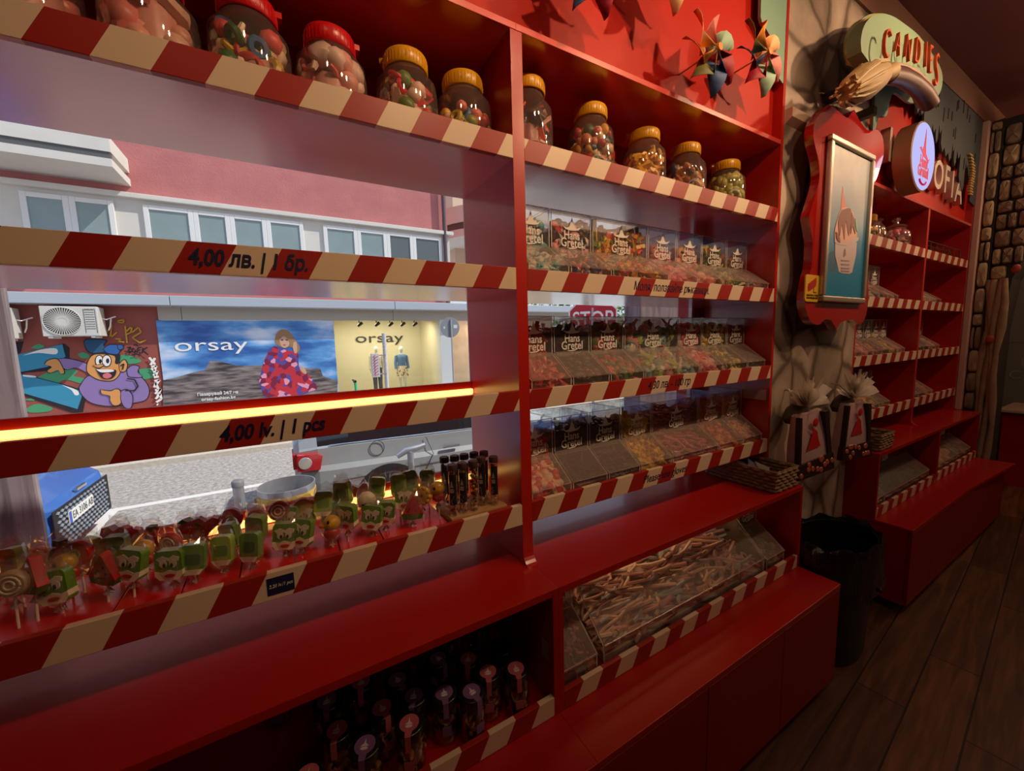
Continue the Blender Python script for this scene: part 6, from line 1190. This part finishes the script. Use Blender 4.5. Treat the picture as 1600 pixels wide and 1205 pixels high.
# ------------------------------------------------------------------ gift bags hanging on the stone wall
KR = pm('brown_ribbon_print', (0.035, 0.016, 0.012), .45); PK_ = pm('bag_pink', (0.55, 0.36, 0.36), .4); FIG = pm('bag_red_figure', (0.55, 0.02, 0.02), .4); FLOW = pm('bag_flower', (0.50, 0.12, 0.07), .4); OLV = pm('olive_ribbon', (0.10, 0.085, 0.03), .5)
def gift_bag(px, py, pw, ph, label, seed, tilt):
    a = pt(px, py, y=-.06); sc_ = abs(pt(px, py+ph, y=-.06)[2]-a[2]); wd = sc_*.72; rr = random.Random(seed)
    t = thing('gift_bag', (a[0]+.0, -.02, a[2]), label, 'gift bag', 'cellophane gift bags on the stone wall', -.15)
    T = Matrix.Rotation(tilt, 4, 'Y')
    body = M(); n = 9; v = []
    for i in range(n):
        u = i/(n-1); z = -sc_*u; hw = wd*(.45+.10*u); th = .012+.020*math.sin(min(1, u*1.5)*1.57)
        for k in range(12):
            q = 2*math.pi*k/12; v.append((hw*math.copysign(abs(math.cos(q))**.28, math.cos(q)), -.085+th*math.copysign(abs(math.sin(q))**.35, math.sin(q)), z+.004*math.sin(k*2+i)))
    f = [(i*12+k, (i+1)*12+k, (i+1)*12+(k+1) % 12, i*12+(k+1) % 12) for i in range(n-1) for k in range(12)]; body.add(v, f+[tuple((n-1)*12+k for k in range(12))[::-1], tuple(range(12))], 0, True, T=T); body.build('bag_body', PK_, t, False)
    pr = M(); yf = -.119
    pr.prism([(-wd*.10, -.06), (wd*.10, -.09), (wd*.14, -sc_*.45), (wd*.2, -sc_*.55), (-wd*.25, -sc_*.57), (-wd*.05, -sc_*.3)], 'y', yf-.001, yf, 0, T=T); pr.ball((wd*.05, yf, -.045), (.020, .003, .022), 0, 10, 6, T=T)
    pr.build('printed_figure', FIG, t, False)
    rb = M(); rb.prism([(wd*.34, -.005), (wd*.46, -.005), (wd*.60, -sc_*.98), (wd*.48, -sc_*.98)], 'y', yf-.004, yf+.02, 0, T=T); rb.prism([(-wd*.45, -.005), (-wd*.40, -.005), (-wd*.48, -sc_*.95), (-wd*.54, -sc_*.95)], 'y', yf-.004, yf+.02, 0, T=T); rb.prism([(-wd*.56, -sc_*.76), (wd*.6, -sc_*.72), (wd*.64, -sc_), (-wd*.58, -sc_)], 'y', yf-.006, yf+.02, 0, T=T); rb.build('printed_band', KR, t, False)
    fl = M()
    for k in range(12): fl.lathe([(0, -.004), (.012, -.003), (.014, 0), (0, 0)], 8, c=(rr.uniform(-wd*.5, wd*.55), yf-.006, -sc_*rr.uniform(.74, .97)), ax='y', T=T)
    fl.build('printed_flowers', FLOW, t, False)
    tp = M(); tp.lathe([(wd*.34, -.05), (wd*.42, -.02), (wd*.30, .02), (wd*.16, .04)], 14, c=(0, -.085, 0), caps=False, T=T @ Matrix.Diagonal((1, .5, 1, 1))); tp.build('ribbon_collar', OLV, t, False)
    ru = M()
    for k in range(70):
        q = rr.uniform(0, 6.28); e = rr.uniform(.2, 1.35); L = rr.uniform(.07, .16); d = Vector((math.cos(q)*math.cos(e), math.sin(q)*math.cos(e)*.45-.1, math.sin(e))); s_ = Vector((0, -.085, .03)); w_ = d.orthogonal().normalized()*rr.uniform(.012, .03); e2 = s_+d*L
        ru.add([tuple(s_-w_*.15), tuple(s_+w_*.15), tuple(s_+d*L*.6+w_*.7), tuple(e2+w_*rr.uniform(.3, 1.2)), tuple(e2-w_*rr.uniform(.3, 1)), tuple(s_+d*L*.55-w_*.8)], [(0, 1, 2, 5), (5, 2, 3, 4)], 0, False, T=T)
    ru.build('cellophane_ruffle', clear('crinkled_cellophane', (.95, .93, .90), .05, .15, .62, (1, .94, .84)), t, False)
    hk = M(); hk.tube([(0, -.085, .03), (0, -.02, .09), (-.0028, .0187, .10)], .004, 6); hk.build('hanger', STEEL, t, False)
gift_bag(1246, 642, 60, 92, 'pink gift bag with red figure, hanging beside the near bay', 3, -.10)
gift_bag(1318, 628, 50, 80, 'pink gift bag with red figure, hanging beside the far bay', 4, .02)
# ------------------------------------------------------------------ baskets and gloves
WK = pm('woven_rush', (0.24, 0.145, 0.07), .7, noise=.35, nscale=60, bump=.6, bscale=90); GLV = clear('glove_film', (.95, .95, .95), .12, .2, .35, (1, .97, .93)); LNR = pm('basket_inside', (0.06, 0.035, 0.02), .8)
def basket(x0, x1, y0, y1, z, h, label, rz=0.0):
    cx, cy = (x0+x1)/2, (y0+y1)/2; t = thing('basket', (cx, cy, z), label, 'basket', 'rush baskets of gloves on the counters', rz); a, b = (x1-x0)/2, (y1-y0)/2
    rows = 6; rr = random.Random(int(x0*100))
    m = M(); n = 44
    for r_ in range(rows):
        zc = h*(r_+.66)/rows; pts_ = []
        for k in range(n*2):
            s_ = k/(n*2)*2*(2*a+2*b); 
            for L, fn in ((2*a, lambda d: (-a+d, -b)), (2*b, lambda d: (a, -b+d)), (2*a, lambda d: (a-d, b)), (2*b, lambda d: (-a, b-d))):
                if s_ <= L: px_, py_ = fn(s_); break
                s_ -= L
            w_ = .004*math.sin(k*math.pi*.5+(r_ % 2)*math.pi); u = (abs(px_)/a > abs(py_)/b); k1 = 1+.04*(zc/h)
            pts_.append((px_*k1+(w_ if u else 0), py_*k1+(0 if u else w_), zc+rr.uniform(-.0015, .0015)))
        m.tube(pts_, h/rows*.53, 6, closed=True)
    m.tube([(-a*1.05, -b*1.05, h), (a*1.05, -b*1.05, h), (a*1.05, b*1.05, h), (-a*1.05, b*1.05, h)], .006, 6, closed=True); m.build('basket_weave', WK, t, False)
    m = M(); m.box(-a+.006, a-.006, -b+.006, b-.006, .0005, .006); m.build('basket_base', LNR, t, False)
    g = thing('disposable_gloves', (cx, cy, z+.0065), label.replace('rush basket', 'clear film gloves').split(',')[0]+' in the basket', 'gloves', 'film gloves in the baskets', rz); m = M()
    for k in range(7):
        px_ = rr.uniform(-a*.25, a*.2); py_ = rr.uniform(-b*.5, b*.4); q = rr.uniform(0, 3); zt_ = h*rr.uniform(.6, 1.15)
        m.add([(px_-.035*math.cos(q), py_-.05*math.sin(q), .003+.001*k), (px_+.035*math.cos(q), py_+.05*math.sin(q), .003+.001*k), (px_+.03*math.cos(q+1), py_+.03*math.sin(q+1), zt_), (px_-.03*math.cos(q+1), py_-.03*math.sin(q+1), zt_*.8)], [(0, 1, 2), (0, 2, 3)])
    m.build('film_sheets', GLV, g, False)
basket(1.815, 1.99, -.135, .19, .9025, .095, 'woven rush basket near the stone wall, on the near counter', 0.0)
basket(2.955, 3.15, -.135, .18, .9025, .095, 'woven rush basket beyond the stone wall, on the far counter', 0.0)
# ------------------------------------------------------------------ litter bin with a black bag
BAG = pm('black_bag_film', (0.012, 0.011, 0.010), .14, spec=.9, bump=.5, nscale=40); BIN = pm('bin_black', (0.008, 0.007, 0.007), .35)
bx_, by_ = 2.315, -.185; t = thing('waste_bin', (bx_, by_, 0), 'black waste bin lined with a black bag between the two benches', 'waste bin')
SQ = Matrix.Diagonal((1.0, .64, 1, 1))
m = M(); m.lathe([(0, .001), (.19, .001), (.20, .02), (.235, .575), (.242, .59), (.232, .59), (.19, .03), (0, .03)], 40, T=SQ, caps=False); m.build('bin_body', BIN, t, False)
rr = random.Random(6); v = []; f = []; n = 60; prof = [(.215, .44), (.236, .585), (.246, .612), (.256, .60), (.262, .53), (.265, .44), (.262, .375), (.252, .37)]
for i, (r_, z_) in enumerate(prof):
    for k in range(n):
        q = 2*math.pi*k/n; w_ = (.004 if i < 3 else .011)*math.sin(k*2.1+i)*(1 if i > 1 else .3)+rr.uniform(-.003, .003); e_ = (.03*math.sin(k*.55) if i > 5 else .012*math.sin(k*.9) if i in (2, 3) else 0)
        v.append(((r_+w_)*math.cos(q), (r_+w_)*.65*math.sin(q), z_+e_))
for i in range(len(prof)-1):
    for k in range(n): f.append((i*n+k, i*n+(k+1) % n, (i+1)*n+(k+1) % n, (i+1)*n+k))
m = M(); m.add(v, f, 0, True)
m.add([(.24, -.05, .54), (.29, -.10, .52), (.32, -.09, .485), (.30, -.05, .45), (.26, -.03, .42), (.245, -.02, .45)], [(0, 1, 5), (1, 2, 3), (1, 3, 4, 5)], 0, True); m.tube([(.25, -.06, .385), (.16, -.145, .375), (.03, -.175, .38)], [.012, .014, .008], 6); m.build('bag_liner', BAG, t, False)
# ------------------------------------------------------------------ box and wire rack on the far top shelf
t = thing('printed_box', (4.30, .16, SURF[1]), 'pale box printed with a yellow beaked bird, far top shelf', 'box'); WB = pm('box_white', (.62, .52, .45), .5)
m = M(); m.box(-.20, .20, -.04, .05, .0005, .19, T=Matrix.Rotation(.0, 4, 'X')); m.build('carton', WB, t, False, bevel=.003)
m = M(); m.prism([(-.2, .10), (-.12, .15), (.0, .175), (.06, .17), (.05, .13), (-.08, .11)], 'y', -.0415, -.0402); m.build('printed_beak', pm('beak_yellow', (.65, .42, .02), .5), t, False); m = M(); m.prism(circ(.10, .12, .045, .05), 'y', -.0412, -.0402); m.prism([(-.2, .02), (-.15, .06), (-.1, .03), (-.12, .005), (-.2, .005)], 'y', -.0412, -.0402); m.build('printed_bird_head', BLACK, t, False); m = M(); m.prism(circ(.03, .05, .035, .04), 'y', -.0412, -.0402); m.build('printed_pink', pm('pink_print', (.5, .25, .25), .5), t, False)
t = thing('wire_rack', (4.5, .06, SURF[1]), 'low black wire rack before the printed box, far top shelf', 'wire rack'); m = M(); WI = pm('wire_black', (.06, .04, .03), .4)
for y in (-.028, .03): m.tube([(-.42, y, .003), (-.42, y, .12), (.44, y, .12), (.44, y, .003)], .004, 6)
for x in (-.28, -.14, 0, .14, .28): m.tube([(x, -.028, .12), (x, -.028, .004), (x, .03, .004), (x, .03, .12)], .003, 6)
m.build('wire_frame', WI, t, False)
# ------------------------------------------------------------------ far end: pilaster, stone column, counter
PIL = pm('pinkish_pilaster', (0.58, 0.40, 0.32), .5)
ya = pt(1505, 480, x=5.06)[1]; yb_ = pt(1517, 480, x=5.06)[1]; yc = pt(1537, 480, x=5.12)[1]; yd = pt(1566, 480, x=5.12)[1]
struct(M().box(5.06, 5.12, yb_, .0, .9025, 3.268).build('trim_5', PIL, bevel=.004))
sto = [pm('stone_tan', (0.36, 0.25, 0.15), .8, noise=.3, nscale=9, bump=.5), pm('stone_brown', (0.22, 0.15, 0.095), .8, noise=.35, nscale=9, bump=.5), pm('stone_dark_joint', (0.03, 0.022, 0.016), .9), pm('trunk_wood', (0.32, 0.22, 0.13), .8, noise=.5, nscale=14, bump=.8), pm('red_mushroom', (.35, .05, .03), .5)]
cl = M(); cl.box(5.13, 5.5, yc-.01, yb_-.002, .9025, 3.268, 2)
cl.prism([(yc, 0), (yd, 0), (yd, 1.6), (yd-.03, 2.0), (yd-.12, 2.3), (yd-.3, 2.7), (yd-.42, 3.268), (yc, 3.268)], 'x', 5.16, 5.5, 2)
clo = struct(cl.build('column_core', sto)); rr = random.Random(12)
def rock(name, y0, y1, z0, z1, xf, dep, mat):
    m = M(); cy, cz = (y0+y1)/2, (z0+z1)/2; hy, hz = abs(y1-y0)/2, (z1-z0)/2; n = 18; v = []
    for i, (k, dx) in enumerate(((1.0, 0), (.97, -dep*.6), (.8, -dep), (.0, -dep*1.08))):
        for j in range(n):
            q = 2*math.pi*j/n; e = .45; v.append((xf+dx+rr.uniform(-.003, .003), cy+hy*k*math.copysign(abs(math.cos(q))**e, math.cos(q)), cz+hz*k*math.copysign(abs(math.sin(q))**e, math.sin(q))))
    f = [(i*n+j, i*n+(j+1) % n, (i+1)*n+(j+1) % n, (i+1)*n+j) for i in range(3) for j in range(n)]; m.add(v, f, 0, True); m.build(name, sto[mat], clo)
z = .905
while z < 3.2:
    h = rr.uniform(.10, .22); h = min(h, 3.26-z); sp = rr.random() < .35
    if sp and h > .13: ym = yc+(yb_-yc)*rr.uniform(.4, .6); rock('stone_block', yc+.002, ym-.003, z, z+h-.012, 5.13, .025, rr.choice((0, 1))); rock('stone_block', ym+.003, yb_-.006, z, z+h-.012, 5.13, .025, rr.choice((0, 1)))
    else: rock('stone_block', yc+.002, yb_-.006, z, z+h-.012, 5.13, .03, rr.choice((0, 0, 1)))
    z += h
z = 1.9
while z < 3.2:
    h = rr.uniform(.09, .17); y1 = yd-.02-.3*max(0, (z-2.0)) ; y = yc-.01
    while y > y1+.03:
        w_ = rr.uniform(.05, .10); rock('stone_block', max(y-w_, y1-.02)+.004, y-.004, z, min(z+h, 3.26)-.01, 5.16, .035, rr.choice((0, 1, 1))); y -= w_
    z += h
for k in range(4):
    y0 = yc-.005+(yd-yc)*(.15+.27*k); m = M(); m.tube([(5.14-.01*k, y0+.012*math.sin(i*1.3+k*2), .001+i*.2) for i in range(11)], [.022+.006*math.sin(i*2.1+k) for i in range(11)], 8, 0); m.build('trunk', sto[3], clo)
for py, px in ((420, 1588), (530, 1547)): p = pt(px, py, x=5.08); m = M(); m.ball(p, (.012, .025, .035), 0, 12, 8); m.build('mushroom', sto[4], clo)
p = pt(1570, 290, x=5.12)
chb = thing('chalkboard', (7.2, -1.2, 0.9), 'grey green chalkboard with faint white writing beyond the stone column', 'chalkboard'); CHB = pm('grey_green_board', (0.13, 0.15, 0.13), .7, noise=.25, nscale=3)
y0 = pt(1540, 400, x=7.2)[1]; zA = pt(1572, 645, x=7.2)[2]; zB = pt(1598, 622, x=7.2)[2]
M().prism([(y0, zA), (-.6, zB), (-1.0, zB+.05), (-2.6, zB+.05), (-2.6, 2.62), (y0, 2.62)], 'x', 7.2, 7.23).build('board_panel', CHB, chb)
p = pt(1592, 577, x=7.19); lettering('chalk_lettering', 'U\nCTS', .14, pm('chalk', (.22, .23, .21), .8), chb, (7.197, p[1]-.05, p[2]), rot=(math.pi/2, 0, -math.pi/2), ext=.0006)
m = M(); q = [pt(a, b, x=7.196) for a, b in ((1568, 645), (1575, 625), (1585, 610), (1600, 592))]; m.tube(q, .004, 5); q = [pt(a, b, x=7.196) for a, b in ((1566, 535), (1600, 534))]; m.tube(q, .003, 5); m.build('chalk_line', pm('chalk', (.4, .4, .38), .8), chb)
M().box(7.23, 7.3, -3, .3, 0, 3.4).build('backing_wall', DARKWALL, chb)
fcn = thing('serving_counter', (6.5, -.8, 0), 'dark red serving counter with a beige top at the far right', 'counter'); zt_ = pt(1580, 640, x=6.3)[2]
yk = pt(1568, 640, x=6.3)[1]
M().box(6.3, 6.9, yk-1.4, yk, .001, zt_-.03).build('counter_body', REDSIDE, fcn); M().box(6.25, 6.95, yk-1.45, yk+.03, zt_-.029, zt_).build('counter_top', pm('beige_top', (.5, .36, .28), .4), fcn, bevel=.004)
